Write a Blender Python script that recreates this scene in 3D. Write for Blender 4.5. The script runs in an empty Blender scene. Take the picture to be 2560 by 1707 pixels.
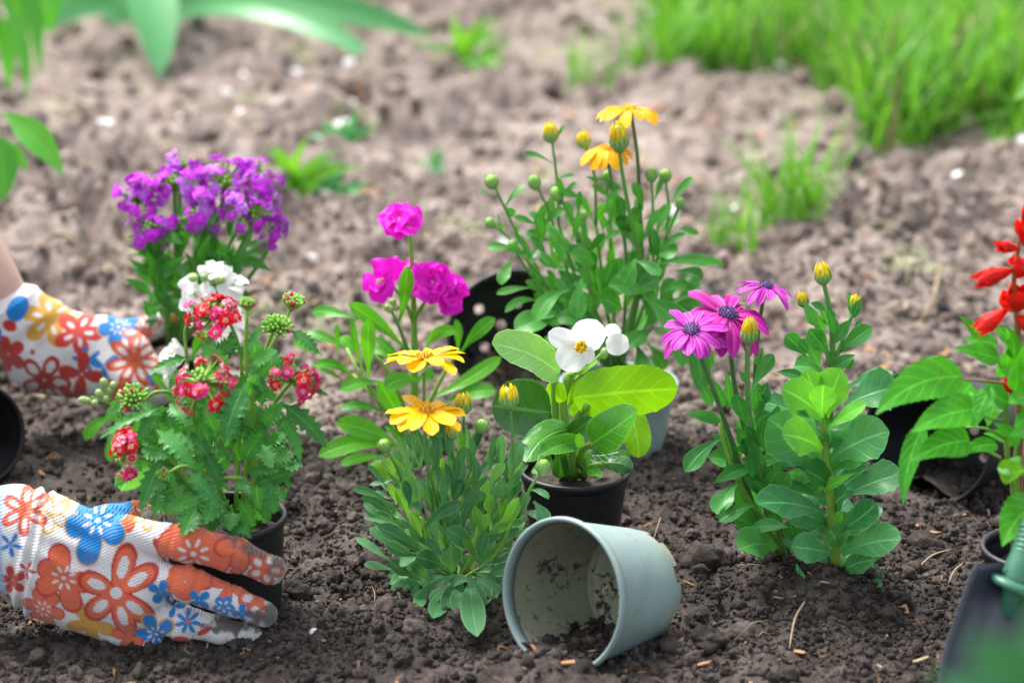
import bpy, math, random
import numpy as np

random.seed(7)
rng = np.random.default_rng(7)
S = bpy.context.scene
COL = S.collection
R = math.radians

# ------------------------------------------------------------------ camera
CAM_H, PITCH, LENS, SENSOR = 0.80, R(17.9), 85.0, 36.0
W0, H0 = 2560.0, 1707.0
F = LENS / SENSOR * W0
cam_data = bpy.data.cameras.new('camera')
cam_data.lens = LENS
cam_data.sensor_width = SENSOR
cam_data.clip_start = 0.05
cam_data.clip_end = 500
cam_data.dof.use_dof = True
cam_data.dof.focus_distance = 1.98
cam_data.dof.aperture_fstop = 3.8
cam_data.dof.aperture_blades = 9
cam = bpy.data.objects.new('camera', cam_data)
cam.location = (0, 0, CAM_H)
cam.rotation_euler = (math.pi / 2 - PITCH, 0, 0)
COL.objects.link(cam)
S.camera = cam

# ------------------------------------------------------------------ light: bright overcast day
SUN_EL, SUN_AZ = R(60), R(-40)        # azimuth measured from +Y towards +X
world = bpy.data.worlds.new('World')
S.world = world
world.use_nodes = True
nt = world.node_tree
nt.nodes.clear()
wo = nt.nodes.new('ShaderNodeOutputWorld')
bg = nt.nodes.new('ShaderNodeBackground')
sky = nt.nodes.new('ShaderNodeTexSky')
sky.sky_type = 'NISHITA'
sky.sun_disc = False
sky.sun_elevation = SUN_EL
sky.sun_rotation = SUN_AZ
sky.dust_density = 3.0
sky.ozone_density = 0.6
hs = nt.nodes.new('ShaderNodeHueSaturation')   # thin cloud: pale, nearly white sky
hs.inputs['Saturation'].default_value = 0.38
nt.links.new(sky.outputs[0], hs.inputs['Color'])
nt.links.new(hs.outputs[0], bg.inputs[0])
bg.inputs[1].default_value = 0.15
nt.links.new(bg.outputs[0], wo.inputs[0])
sun_d = bpy.data.lights.new('sun', 'SUN')
sun_d.energy = 2.6
sun_d.angle = R(22)
sun_d.color = (1.0, 0.97, 0.94)
sun = bpy.data.objects.new('sun', sun_d)
COL.objects.link(sun)
from mathutils import Vector, Matrix
sdir = Vector((math.sin(SUN_AZ) * math.cos(SUN_EL), math.cos(SUN_AZ) * math.cos(SUN_EL), math.sin(SUN_EL)))
sun.rotation_euler = (-sdir).to_track_quat('-Z', 'Y').to_euler()
sun.location = sdir * 5
S.view_settings.view_transform = 'Standard'
S.view_settings.look = 'None'
S.view_settings.gamma = 1.0
S.view_settings.exposure = 1.5

# ------------------------------------------------------------------ geometry helpers
CAMP = np.array([0, 0, CAM_H])
FWD = np.array([0, math.cos(PITCH), -math.sin(PITCH)])
UPV = np.array([0, math.sin(PITCH), math.cos(PITCH)])
RGT = np.array([1.0, 0, 0])
def ray(px, py):
    return FWD + RGT * ((px - W0 / 2) / F) + UPV * (-(py - H0 / 2) / F)
def P(px, py, Y):
    d = ray(px, py)
    return CAMP + d * (Y / d[1])
def PZ(px, py, z=0.0):
    d = ray(px, py)
    return CAMP + d * ((z - CAM_H) / d[2])
def mpp(p):                       # metres per photo pixel at a point
    return float(np.dot(p - CAMP, FWD)) / F
def nrm(v):
    v = np.asarray(v, float)
    n = np.linalg.norm(v, axis=-1, keepdims=True)
    return v / np.maximum(n, 1e-12)

def smooth_curve(pts, n):
    pts = np.asarray(pts, float)
    if len(pts) == 2:
        t = np.linspace(0, 1, n)[:, None]
        return pts[0] * (1 - t) + pts[1] * t
    q = np.vstack([2 * pts[0] - pts[1], pts, 2 * pts[-1] - pts[-2]])
    m = len(pts) - 1
    out = []
    for s in np.linspace(0, m, n):
        i = min(int(s), m - 1); t = s - i
        a, b, c, d = q[i], q[i + 1], q[i + 2], q[i + 3]
        out.append(0.5 * (2 * b + (c - a) * t + (2 * a - 5 * b + 4 * c - d) * t * t + (-a + 3 * b - 3 * c + d) * t ** 3))
    return np.array(out)

class MB:
    """collects vertices and faces of one mesh"""
    def __init__(s):
        s.v = []; s.f = []; s.uv = []; s.n = 0; s.mi = []
    def add(s, v, f, uv=None, mi=0):
        v = np.asarray(v, float)
        s.v.append(v)
        s.f += [tuple(int(i) + s.n for i in q) for q in f]
        s.uv.append(np.zeros((len(v), 2)) if uv is None else np.asarray(uv, float))
        s.mi += [mi] * len(f)
        s.n += len(v)
        return s
    def mesh(s, name, mats, org=(0, 0, 0), smooth=True):
        me = bpy.data.meshes.new(name)
        v = np.vstack(s.v) - np.asarray(org, float)
        me.from_pydata(v.tolist(), [], s.f)
        uvl = me.uv_layers.new(name='UVMap')
        uv = np.vstack(s.uv)
        li = np.zeros(len(me.loops), dtype=np.int32)
        me.loops.foreach_get('vertex_index', li)
        uvl.data.foreach_set('uv', uv[li].ravel())
        if not isinstance(mats, (list, tuple)): mats = [mats]
        for m in mats: me.materials.append(m)
        if len(mats) > 1: me.polygons.foreach_set('material_index', np.array(s.mi, dtype=np.int32))
        if smooth: me.polygons.foreach_set('use_smooth', np.ones(len(me.polygons), dtype=bool))
        me.update()
        return me

def link(name, data, parent=None):
    o = bpy.data.objects.new(name, data)
    COL.objects.link(o)
    if parent is not None: o.parent = parent
    return o
def tag(o, label=None, cat=None, group=None, kind=None):
    if label: o['label'] = label
    if cat: o['category'] = cat
    if group: o['group'] = group
    if kind: o['kind'] = kind
    return o
def thing(name, loc, label, cat, group=None):
    o = link(name, None)
    o.empty_display_size = 0.01
    o.location = tuple(float(c) for c in loc)
    return tag(o, label, cat, group)
def org(root):
    return np.array(root.location) if root is not None else np.zeros(3)

def tube(mb, pts, rad, sides=8, n=None, cap=True, mi=0):
    n = n or max(4, 4 * (len(pts) - 1) + 1)
    c = smooth_curve(pts, n)
    r = np.interp(np.linspace(0, 1, n), np.linspace(0, 1, len(rad)), rad) if not np.isscalar(rad) else np.full(n, rad)
    T = nrm(np.gradient(c, axis=0))
    ref = np.array([0, 1.0, 0]) if abs(T[0][1]) < 0.8 else np.array([1.0, 0, 0])
    v = []; uv = []
    N = nrm(np.cross(T[0], ref))
    for i in range(n):
        N = nrm(N - T[i] * np.dot(N, T[i]))
        B = np.cross(T[i], N)
        for k in range(sides):
            a = 2 * math.pi * k / sides
            v.append(c[i] + (N * math.cos(a) + B * math.sin(a)) * r[i]); uv.append((k / sides, i / (n - 1)))
    f = []
    for i in range(n - 1):
        for k in range(sides):
            k2 = (k + 1) % sides
            f.append((i * sides + k, i * sides + k2, (i + 1) * sides + k2, (i + 1) * sides + k))
    if cap:
        f.append(tuple(range(sides - 1, -1, -1)))
        f.append(tuple((n - 1) * sides + k for k in range(sides)))
    mb.add(v, f, uv, mi)
    return mb

PROF = {
 'spat':  ([0, .12, .28, .45, .62, .76, .88, .95, 1], [.18, .22, .42, .76, .98, 1, .82, .52, .06]),
 'lance': ([0, .08, .3, .45, .6, .78, .92, 1], [.16, .3, .9, 1, .88, .55, .22, .03]),
 'ovate': ([0, .02, .08, .2, .35, .5, .7, .85, .95, 1], [.06, .3, .72, .98, 1, .88, .6, .32, .12, .02]),
 'obov':  ([0, .15, .3, .48, .65, .78, .88, .95, 1], [.18, .22, .42, .76, .98, 1, .82, .5, .08]),
 'strap': ([0, .2, .5, .75, .9, 1], [.7, .92, 1, .85, .5, .04]),
 'round': ([0, .02, .06, .14, .26, .45, .65, .8, .9, .96, 1], [.15, .38, .62, .82, .96, 1, .97, .84, .64, .42, .05]),
 'petal': ([0, .2, .45, .7, .86, .95, 1], [.42, .68, .93, 1, .88, .62, .18]),
 'fan':   ([0, .2, .5, .75, .9, 1], [.12, .42, .82, 1, .92, .55]),
 'lobed': ([0, .08, .18, .35, .55, .75, .9, 1], [.1, .16, .8, 1, .95, .72, .36, .05]),
 'grass': ([0, .3, .7, 1], [.8, 1, .65, .03]),
}
def blade(mb, c, Wd, hw, fold=0.1, ripple=0.0, nw=2, serr=0, sdepth=0.0, lobes=0, ldepth=0.0, mi=0, phase=None, cup=0.0):
    """a leaf or petal as a grid: c centre line, Wd width direction and hw half width at each station"""
    n = len(c)
    T = nrm(np.gradient(c, axis=0))
    Wd = nrm(Wd - T * np.sum(Wd * T, axis=1, keepdims=True))
    N = np.cross(Wd, T)
    t = np.linspace(0, 1, n)
    L = np.sum(np.linalg.norm(np.diff(c, axis=0), axis=1))
    ph = random.uniform(0, 6.28) if phase is None else phase
    us = np.linspace(-1, 1, 2 * nw + 1)
    v = np.zeros((n, len(us), 3)); uv = np.zeros((n, len(us), 2))
    if lobes:
        fr = (t * lobes + 0.15) % 1.0
        lob = 1 - ldepth * (1 - np.minimum(fr / 0.66, (1 - fr) / 0.34) ** .7)
        fwd = L / lobes * 0.40
    elif serr:
        fr = (t * serr) % 1.0
        lob = 1 - sdepth * (1 - np.minimum(fr / 0.7, (1 - fr) / 0.3)); fwd = 0
    else:
        lob = np.ones(n); fwd = 0
    for j, u in enumerate(us):
        au = abs(u)
        w = hw * (1 + (lob - 1) * au ** 2)
        off = Wd * (u * w)[:, None]
        nz = fold * au ** 1.4 * hw - cup * hw * au ** 2 + ripple * hw * au ** 1.5 * np.sin(ph + t * (9 + 5 * ((ph * 7) % 1)) + (1.3 if u > 0 else 0))
        v[:, j] = c + off + N * nz[:, None]
        if fwd:
            env = np.clip((t - .15) * 6, 0, 1) * (1 - t ** 3)
            v[:, j] += T * (fwd * au * env * np.clip(lob - .3, 0, 1))[:, None]
        uv[:, j, 0] = u * 0.5 + 0.5; uv[:, j, 1] = t
    m = len(us)
    f = [(i * m + j, i * m + j + 1, (i + 1) * m + j + 1, (i + 1) * m + j) for i in range(n - 1) for j in range(m - 1)]
    mb.add(v.reshape(-1, 3), f, uv.reshape(-1, 2), mi)
    return mb

def lathe(mb, prof, sides=48, M=None, mi=0, skip=None):
    """prof: list of (r, z); M: 4x4"""
    v = []; uv = []
    n = len(prof)
    for i, (r, z) in enumerate(prof):
        for k in range(sides):
            a = 2 * math.pi * k / sides
            v.append((r * math.cos(a), r * math.sin(a), z)); uv.append((k / sides, i / max(1, n - 1)))
    v = np.array(v)
    if M is not None: v = v @ M[:3, :3].T + M[:3, 3]
    f = []
    for i in range(n - 1):
        for k in range(sides):
            if skip and skip(i, k): continue
            k2 = (k + 1) % sides
            f.append((i * sides + k, i * sides + k2, (i + 1) * sides + k2, (i + 1) * sides + k))
    mb.add(v, f, uv, mi)
    return mb
def frame(axis, loc, ref=(0, 0, 1)):
    z = nrm(axis); x = np.cross(ref, z)
    if np.linalg.norm(x) < 1e-4: x = np.cross((0, 1, 0), z)
    x = nrm(x); y = np.cross(z, x)
    M = np.eye(4); M[:3, 0] = x; M[:3, 1] = y; M[:3, 2] = z; M[:3, 3] = loc
    return M

# ---- noise (numpy)
def _hash(ix, iy, s):
    h = (ix * 374761393 + iy * 668265263 + s * 1442695041) & 0xFFFFFFFF
    h = ((h ^ (h >> 13)) * 1274126177) & 0xFFFFFFFF
    h = h ^ (h >> 16)
    return (h & 0xFFFF) / 65535.0
def vnoise(x, y, s=0):
    ix = np.floor(x).astype(np.int64); iy = np.floor(y).astype(np.int64)
    fx = x - ix; fy = y - iy
    fx = fx * fx * (3 - 2 * fx); fy = fy * fy * (3 - 2 * fy)
    a = _hash(ix, iy, s); b = _hash(ix + 1, iy, s); c = _hash(ix, iy + 1, s); d = _hash(ix + 1, iy + 1, s)
    return (a * (1 - fx) + b * fx) * (1 - fy) + (c * (1 - fx) + d * fx) * fy - 0.5
def fbm(x, y, o=4, s=0):
    r = 0; a = 1; 
    for i in range(o):
        r = r + a * vnoise(x * 2 ** i + 17.3 * i, y * 2 ** i - 9.1 * i, s + i); a *= 0.5
    return r
def lumps(x, y, cell, s):
    """rounded clods: height of the tallest bump over each point, in cells"""
    X = x / cell; Yv = y / cell
    ix = np.floor(X).astype(np.int64); iy = np.floor(Yv).astype(np.int64)
    best = np.zeros_like(X)
    for dx in (-1, 0, 1):
        for dy in (-1, 0, 1):
            cx = ix + dx; cy = iy + dy
            px = cx + _hash(cx, cy, s); py = cy + _hash(cx, cy, s + 1)
            r = 0.25 + 0.6 * _hash(cx, cy, s + 2) ** 2
            d2 = ((X - px) ** 2 + (Yv - py) ** 2) / r ** 2
            best = np.maximum(best, r * np.sqrt(np.clip(1 - d2, 0, 1)))
    return best
MOUNDS = []          # (x, y, radius, height)
def height(x, y):
    x = np.asarray(x, float); y = np.asarray(y, float)
    wx = x + 0.035 * fbm(x * 22, y * 22, 3, 51); wy = y + 0.035 * fbm(x * 22, y * 22, 3, 61)
    patch = np.clip(.5 + 2.2 * fbm(x * 4.5, y * 4.5, 2, 81), 0.12, 1)          # flat trodden patches between cloddy ones
    far = np.clip((y - 2.15) / 0.8, 0, 1)
    h = 0.014 * fbm(x * 9, y * 9, 3, 3) + (0.016 * far) * fbm(x * 6, y * 6, 3, 5)
    h = h + patch * ((0.10 + 0.62 * far) * 0.085 * lumps(wx, wy, 0.085, 11))
    h = h + patch * (0.30 + 0.32 * far) * 0.030 * lumps(wx, wy, 0.030, 21)
    h = h + 0.40 * 0.011 * lumps(wx, wy, 0.011, 31) + 0.3 * 0.006 * lumps(wx, wy, 0.0055, 35)
    h = h + 0.003 * fbm(x * 120, y * 120, 3, 41) - 0.006
    for mx, my, r, a in MOUNDS:
        h = h + a * np.exp(-((x - mx) ** 2 + (y - my) ** 2) / r ** 2)
    return h
# ------------------------------------------------------------------ materials
def new_mat(name):
    m = bpy.data.materials.new(name); m.use_nodes = True
    n = m.node_tree; n.nodes.clear()
    out = n.nodes.new('ShaderNodeOutputMaterial')
    return m, n, out
class NB:
    def __init__(s, n): s.n = n
    def node(s, t, **kw):
        o = s.n.nodes.new(t)
        for k, v in kw.items(): setattr(o, k, v)
        return o
    def set(s, inp, v):
        if hasattr(v, 'links'): s.n.links.new(v, inp)
        elif isinstance(v, (tuple, list)) and len(v) == 3 and inp.type == 'RGBA': inp.default_value = (*v, 1)
        else: inp.default_value = v
    def math(s, op, a, b=0.0, c=None, clamp=False):
        o = s.node('ShaderNodeMath', operation=op, use_clamp=clamp)
        s.set(o.inputs[0], a); s.set(o.inputs[1], b)
        if c is not None: s.set(o.inputs[2], c)
        return o.outputs[0]
    def mix(s, f, a, b, blend='MIX'):
        o = s.node('ShaderNodeMix', data_type='RGBA', blend_type=blend)
        s.set(o.inputs[0], f); s.set(o.inputs[6], a); s.set(o.inputs[7], b)
        return o.outputs[2]
    def ramp(s, f, stops, interp='LINEAR'):
        o = s.node('ShaderNodeValToRGB'); cr = o.color_ramp; cr.interpolation = interp
        while len(cr.elements) < len(stops): cr.elements.new(0.5)
        for e, (p, c) in zip(cr.elements, stops):
            e.position = p; e.color = (*c, 1) if len(c) == 3 else c
        s.set(o.inputs[0], f)
        return o.outputs[0]
    def noise(s, vec, scale, detail=3, rough=.55):
        o = s.node('ShaderNodeTexNoise'); s.set(o.inputs['Vector'], vec)
        o.inputs['Scale'].default_value = scale; o.inputs['Detail'].default_value = detail; o.inputs['Roughness'].default_value = rough
        return o.outputs['Fac']
    def smooth(s, v, a, b, lo=0., hi=1.):
        o = s.node('ShaderNodeMapRange', interpolation_type='SMOOTHSTEP'); s.set(o.inputs[0], v)
        for i, q in enumerate((a, b, lo, hi)): s.set(o.inputs[i + 1], q)
        return o.outputs[0]
    def bump(s, h, strength, dist):
        o = s.node('ShaderNodeBump'); s.set(o.inputs['Height'], h)
        o.inputs['Strength'].default_value = strength; o.inputs['Distance'].default_value = dist
        return o.outputs[0]
    def bsdf(s, col, rough=.5, spec=.4, normal=None, **kw):
        o = s.node('ShaderNodeBsdfPrincipled')
        s.set(o.inputs['Base Color'], col); s.set(o.inputs['Roughness'], rough); s.set(o.inputs['Specular IOR Level'], spec)
        if normal is not None: s.set(o.inputs['Normal'], normal)
        for k, v in kw.items(): s.set(o.inputs[k], v)
        return o.outputs[0]
    def transl(s, sh, col, f, normal=None):
        t = s.node('ShaderNodeBsdfTranslucent'); s.set(t.inputs[0], col)
        m = s.node('ShaderNodeMixShader'); s.set(m.inputs[0], f)
        s.n.links.new(sh, m.inputs[1]); s.n.links.new(t.outputs[0], m.inputs[2])
        return m.outputs[0]

def leaf_mat(name, a, b, pale=None, tr=.35, rough=.40, spec=.32, rib=.5, veins=0., edge=0., tcol=None, blotch=.45, vk=9., bumpy=.4):
    m, n, out = new_mat(name); q = NB(n)
    uvn = q.node('ShaderNodeUVMap'); sp = q.node('ShaderNodeSeparateXYZ'); n.links.new(uvn.outputs[0], sp.inputs[0])
    info = q.node('ShaderNodeObjectInfo'); tc = q.node('ShaderNodeTexCoord')
    off = q.math('MULTIPLY', info.outputs['Random'], 37.0)
    pos = q.node('ShaderNodeVectorMath', operation='ADD'); n.links.new(tc.outputs['Object'], pos.inputs[0]); n.links.new(off, pos.inputs[1])
    pale = pale or tuple(min(1, c * 1.9 + .03) for c in b)
    au = q.math('ABSOLUTE', q.math('SUBTRACT', sp.outputs[0], .5))
    nz = q.noise(pos.outputs[0], 60, 3)
    f = q.math('ADD', q.math('MULTIPLY', info.outputs['Random'], .95), q.math('MULTIPLY', q.math('SUBTRACT', nz, .45), 1.1), clamp=True)
    col = q.mix(f, a, b)
    ribm = q.smooth(au, .045, .012)
    vein = q.math('SINE', q.math('MULTIPLY', q.math('SUBTRACT', sp.outputs[1], q.math('MULTIPLY', au, .55)), vk * 6.283))
    vm = q.smooth(vein, .86, 1.0)
    col = q.mix(q.math('MULTIPLY', ribm, rib), col, pale)
    if veins: col = q.mix(q.math('MULTIPLY', vm, veins), col, pale)
    if edge: col = q.mix(q.math('MULTIPLY', q.smooth(au, .455, .5), edge), col, tuple(min(1, c * 1.25 + .1) for c in pale))
    if blotch:
        bl = q.smooth(q.noise(pos.outputs[0], 45, 5, .65), .64, .74)
        col = q.mix(q.math('MULTIPLY', bl, blotch), col, (.11, .085, .03))
    hgt = q.math('ADD', q.math('MULTIPLY', q.math('ADD', ribm, vm), -.6), nz)
    nor = q.bump(hgt, bumpy, .0012)
    rg = q.math('ADD', rough - .1, q.math('MULTIPLY', nz, .2))
    sh = q.bsdf(col, rg, spec, nor)
    tcol = tcol or (1.5, 1.35, .55)
    tcn = q.mix(1.0, col, tcol, 'MULTIPLY')
    sh = q.transl(sh, tcn, tr)
    n.links.new(sh, out.inputs[0])
    return m

def petal_mat(name, base, mid, tip, tr=.35, stripes=None, sf=10., rough=.5, spec=.25, edge=None, rnd=.12):
    """colour runs along the petal; optional stripes along it"""
    m, n, out = new_mat(name); q = NB(n)
    uvn = q.node('ShaderNodeUVMap'); sp = q.node('ShaderNodeSeparateXYZ'); n.links.new(uvn.outputs[0], sp.inputs[0])
    info = q.node('ShaderNodeObjectInfo')
    col = q.ramp(sp.outputs[1], [(0, base), (.35, mid), (1, tip)])
    st = q.math('SINE', q.math('MULTIPLY', sp.outputs[0], sf * 6.283))
    if stripes:
        col = q.mix(q.math('MULTIPLY', q.smooth(st, .2, .95), .65), col, stripes)
    if edge:
        au = q.math('ABSOLUTE', q.math('SUBTRACT', sp.outputs[0], .5))
        col = q.mix(q.smooth(au, .36, .48), col, edge)
    v = q.math('ADD', 1 - rnd, q.math('MULTIPLY', info.outputs['Random'], 2 * rnd))
    h = q.node('ShaderNodeHueSaturation'); n.links.new(col, h.inputs['Color']); n.links.new(v, h.inputs['Value'])
    col = h.outputs[0]
    nor = q.bump(st, .25, .0006)
    sh = q.bsdf(col, rough, spec, nor)
    sh = q.transl(sh, col, tr)
    n.links.new(sh, out.inputs[0])
    return m

def plain_mat(name, col, rough=.6, spec=.3, var=.25, scale=40., bump=.2, bd=.001, tr=0., c2=None):
    m, n, out = new_mat(name); q = NB(n)
    tc = q.node('ShaderNodeTexCoord'); info = q.node('ShaderNodeObjectInfo')
    nz = q.noise(tc.outputs['Object'], scale, 4)
    lo = tuple(c * (1 - var) for c in col); hi = c2 or tuple(min(1, c * (1 + var)) for c in col)
    c = q.mix(q.math('ADD', q.math('MULTIPLY', nz, .8), q.math('MULTIPLY', info.outputs['Random'], .25), clamp=True), lo, hi)
    sh = q.bsdf(c, rough, spec, q.bump(nz, bump, bd))
    if tr: sh = q.transl(sh, c, tr)
    n.links.new(sh, out.inputs[0])
    return m

def soil_mat(name, instanced=False):
    m, n, out = new_mat(name); q = NB(n)
    geo = q.node('ShaderNodeNewGeometry'); sp = q.node('ShaderNodeSeparateXYZ'); n.links.new(geo.outputs['Position'], sp.inputs[0])
    pos = geo.outputs['Position']
    # freshly dug damp earth near the plants, dry weathered earth beyond
    wob = q.math('MULTIPLY', q.math('SUBTRACT', q.noise(pos, 3.0, 3), .5), 1.1)
    dry = q.smooth(q.math('ADD', sp.outputs[1], wob), 1.98, 2.62)
    n1 = q.noise(pos, 26, 5, .65); n2 = q.noise(pos, 160, 4, .7); n3 = q.noise(pos, 7, 4)
    g = q.math('ADD', q.math('MULTIPLY', n1, .55), q.math('MULTIPLY', n2, .45))
    damp_c = q.ramp(g, [(.30, (.011, .0085, .0075)), (.5, (.046, .037, .032)), (.66, (.112, .091, .080)), (.8, (.26, .217, .19))])
    dry_c = q.ramp(g, [(.28, (.045, .035, .030)), (.46, (.162, .127, .109)), (.60, (.275, .224, .196)), (.76, (.50, .425, .378))])
    col = q.mix(dry, damp_c, dry_c)
    # crusts that dried to a paler grey
    col = q.mix(q.math('MULTIPLY', q.smooth(n3, .52, .68), .35), col, q.mix(dry, (.12, .098, .086), (.34, .285, .252)))
    n5 = q.noise(pos, 13, 4, .6)
    col = q.mix(q.math('MULTIPLY', q.math('MULTIPLY', q.smooth(n5, .54, .66), dry), .55), col, (.36, .295, .257))
    col = q.mix(q.math('MULTIPLY', q.math('MULTIPLY', q.smooth(n5, .46, .34), dry), .5), col, (.10, .075, .062))
    # a little green film of moss and seedlings in the dry part
    moss = q.math('MULTIPLY', q.smooth(q.noise(pos, 5.3, 4, .6), .585, .68), q.math('MULTIPLY', dry, .5))
    col = q.mix(moss, col, (.24, .27, .13))
    if instanced:
        info = q.node('ShaderNodeObjectInfo')
        v = q.math('ADD', .55, q.math('MULTIPLY', info.outputs['Random'], .95))
        h = q.node('ShaderNodeHueSaturation'); n.links.new(col, h.inputs['Color']); n.links.new(v, h.inputs['Value'])
        col = h.outputs[0]
    n4 = q.noise(pos, 420, 3, .7)
    hgt = q.math('ADD', q.math('MULTIPLY', n2, 1.0), q.math('MULTIPLY', n4, .6))
    nor = q.bump(hgt, .9, .0035)
    n.links.new(q.bsdf(col, .92, .18, nor), out.inputs[0])
    return m

def pot_mat(name, col, dirt, rough=.35, amount=.5, spec=.5, stain=None):
    m, n, out = new_mat(name); q = NB(n)
    tc = q.node('ShaderNodeTexCoord'); ob = tc.outputs['Object']
    n1 = q.noise(ob, 38, 5, .7); n2 = q.noise(ob, 160, 4, .7); n3 = q.noise(ob, 14, 3)
    c = q.mix(q.smooth(n3, .35, .7), col, tuple(min(1, x * 1.25 + .004) for x in col))
    d = q.math('MULTIPLY', q.smooth(q.math('ADD', q.math('MULTIPLY', n1, .6), q.math('MULTIPLY', n2, .4)), .53 if amount > .9 else .56, .63 if amount > .9 else .66), amount)
    c = q.mix(d, c, dirt)
    if stain:                                   # limescale and algae towards the foot of the pot
        uvn = q.node('ShaderNodeUVMap'); su = q.node('ShaderNodeSeparateXYZ'); n.links.new(uvn.outputs[0], su.inputs[0])
        w = q.math('ADD', su.outputs[1], q.math('MULTIPLY', q.math('SUBTRACT', n1, .5), .9))
        c = q.mix(q.math('MULTIPLY', q.smooth(w, .30, .02), .8), c, stain)
        c = q.mix(q.math('MULTIPLY', q.smooth(q.math('ADD', q.math('MULTIPLY', n3, .6), q.math('MULTIPLY', n2, .4)), .50, .62), .35), c, tuple(x * 1.35 for x in col))
    # scuffs: fine pale streaks
    mp = q.node('ShaderNodeMapping'); n.links.new(ob, mp.inputs[0]); mp.inputs['Scale'].default_value = (40, 300, 60)
    sc = q.math('MULTIPLY', q.smooth(q.noise(mp.outputs[0], 1.0, 3), .66, .74), .18)
    c = q.mix(sc, c, tuple(min(1, x * 1.8 + .05) for x in col))
    rg = q.math('ADD', rough, q.math('MULTIPLY', q.math('ADD', d, q.math('MULTIPLY', n1, .3)), .6))
    n.links.new(q.bsdf(c, rg, spec, q.bump(q.math('ADD', n1, d), .15, .001)), out.inputs[0])
    return m

def glove_mat(name):
    m, n, out = new_mat(name); q = NB(n)
    at = q.node('ShaderNodeVertexColor'); at.layer_name = 'print'
    tc = q.node('ShaderNodeTexCoord'); ob = tc.outputs['Object']
    sp = q.node('ShaderNodeSeparateXYZ'); n.links.new(ob, sp.inputs[0])
    a = q.math('SINE', q.math('MULTIPLY', q.math('ADD', sp.outputs[0], q.math('MULTIPLY', sp.outputs[2], .35)), 2900.))
    b = q.math('SINE', q.math('MULTIPLY', q.math('SUBTRACT', sp.outputs[2], q.math('MULTIPLY', sp.outputs[0], .35)), 2900.))
    knit = q.math('MULTIPLY', q.math('ADD', a, b), .25)
    nz = q.noise(ob, 55, 4)
    c = q.mix(q.math('MULTIPLY', q.smooth(knit, .05, .45), .34), at.outputs[0], q.mix(1., at.outputs[0], (.55, .50, .56), 'MULTIPLY'))
    c = q.mix(q.math('MULTIPLY', q.smooth(nz, .52, .75), .30), c, (.25, .2, .17))
    hg = q.math('ADD', knit, q.math('MULTIPLY', nz, .8))
    n.links.new(q.bsdf(c, .78, .2, q.bump(hg, .8, .0016), **{'Sheen Weight': .25}), out.inputs[0])
    return m

def skin_mat(name):
    m, n, out = new_mat(name); q = NB(n)
    tc = q.node('ShaderNodeTexCoord')
    nz = q.noise(tc.outputs['Object'], 30, 4)
    c = q.mix(nz, (.52, .31, .235), (.64, .42, .335))
    n.links.new(q.bsdf(c, .5, .35, q.bump(q.noise(tc.outputs['Object'], 500, 3), .1, .0005), **{'Subsurface Weight': .12, 'Subsurface Radius': (.01, .004, .002)}), out.inputs[0])
    return m

M = {}
M['soil'] = soil_mat('soil')
M['crumb'] = soil_mat('soil_crumb', True)
M['black'] = pot_mat('black_plastic', (.0065, .0065, .0085), (.075, .062, .054), .38, .22, spec=.4)
M['greyblue'] = pot_mat('grey_blue_plastic', (.195, .265, .255), (.15, .145, .10), .38, .6, stain=(.24, .235, .15))
M['greyblue_in'] = pot_mat('stained_grey_plastic', (.19, .20, .135), (.03, .022, .015), .42, 1.0)
M['steel'] = pot_mat('dark_painted_steel', (.022, .026, .038), (.10, .085, .07), .3, .25)
M['handle'] = pot_mat('green_handle_plastic', (.03, .13, .075), (.10, .14, .10), .28, .25)
M['glove'] = glove_mat('printed_knit')
M['skin'] = skin_mat('skin')
M['shirt'] = plain_mat('shirt', (.33, .36, .42), .9, .1)
M['wood'] = plain_mat('wood_chip', (.31, .165, .08), .8, .2, .45, 90)
M['straw'] = plain_mat('dry_straw', (.27, .20, .125), .75, .2, .35, 50)
M['bark'] = plain_mat('dark_bark', (.11, .055, .035), .85, .15, .4, 60)
M['white_petal'] = petal_mat('fallen_petal', (.75, .75, .72), (.82, .82, .80), (.82, .82, .80), .3)
M['stone'] = plain_mat('pale_stone', (.48, .38, .31), .9, .15, .3, 30, .6, .004)
# foliage
M['lf_yellow'] = leaf_mat('leaf_grey_green', (.036, .15, .052), (.090, .27, .10), rib=.35, edge=.6, tr=.3, rough=.42)
M['lf_yellow_lt'] = leaf_mat('leaf_young_green', (.09, .27, .045), (.14, .35, .065), rib=.3, edge=.45, tr=.4)
M['lf_verb'] = leaf_mat('leaf_crinkled', (0.0258, 0.1643, 0.0328), (0.0757, 0.318, 0.0585), rib=.45, veins=.25, vk=8, tr=.32, rough=.42, bumpy=.9)
M['lf_stock'] = leaf_mat('leaf_bright', (0.0499, 0.2523, 0.0143), (0.1074, 0.4037, 0.0239), rib=.5, tr=.38, rough=.36)
M['lf_lime'] = leaf_mat('leaf_lime', (0.1445, 0.3825, 0.0068), (0.187, 0.4505, 0.0102), rib=.3, veins=.16, vk=6, tr=.5, rough=.35)
M['lf_bego'] = leaf_mat('leaf_glossy', (0.0473, 0.224, 0.018), (0.0893, 0.336, 0.0252), rib=.4, veins=.12, vk=5, edge=.4, tr=.33, rough=.27, spec=.6)
M['lf_bego_dk'] = leaf_mat('leaf_glossy_dark', (0.021, 0.112, 0.0144), (0.0368, 0.1568, 0.0216), rib=.6, veins=.1, vk=5, edge=.35, tr=.2, rough=.22, spec=.7)
M['lf_bego_pale'] = leaf_mat('leaf_glossy_pale', (0.168, 0.448, 0.0936), (0.21, 0.504, 0.1152), rib=.3, veins=.15, vk=6, edge=.5, tr=.35, rough=.3, spec=.6)
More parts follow.
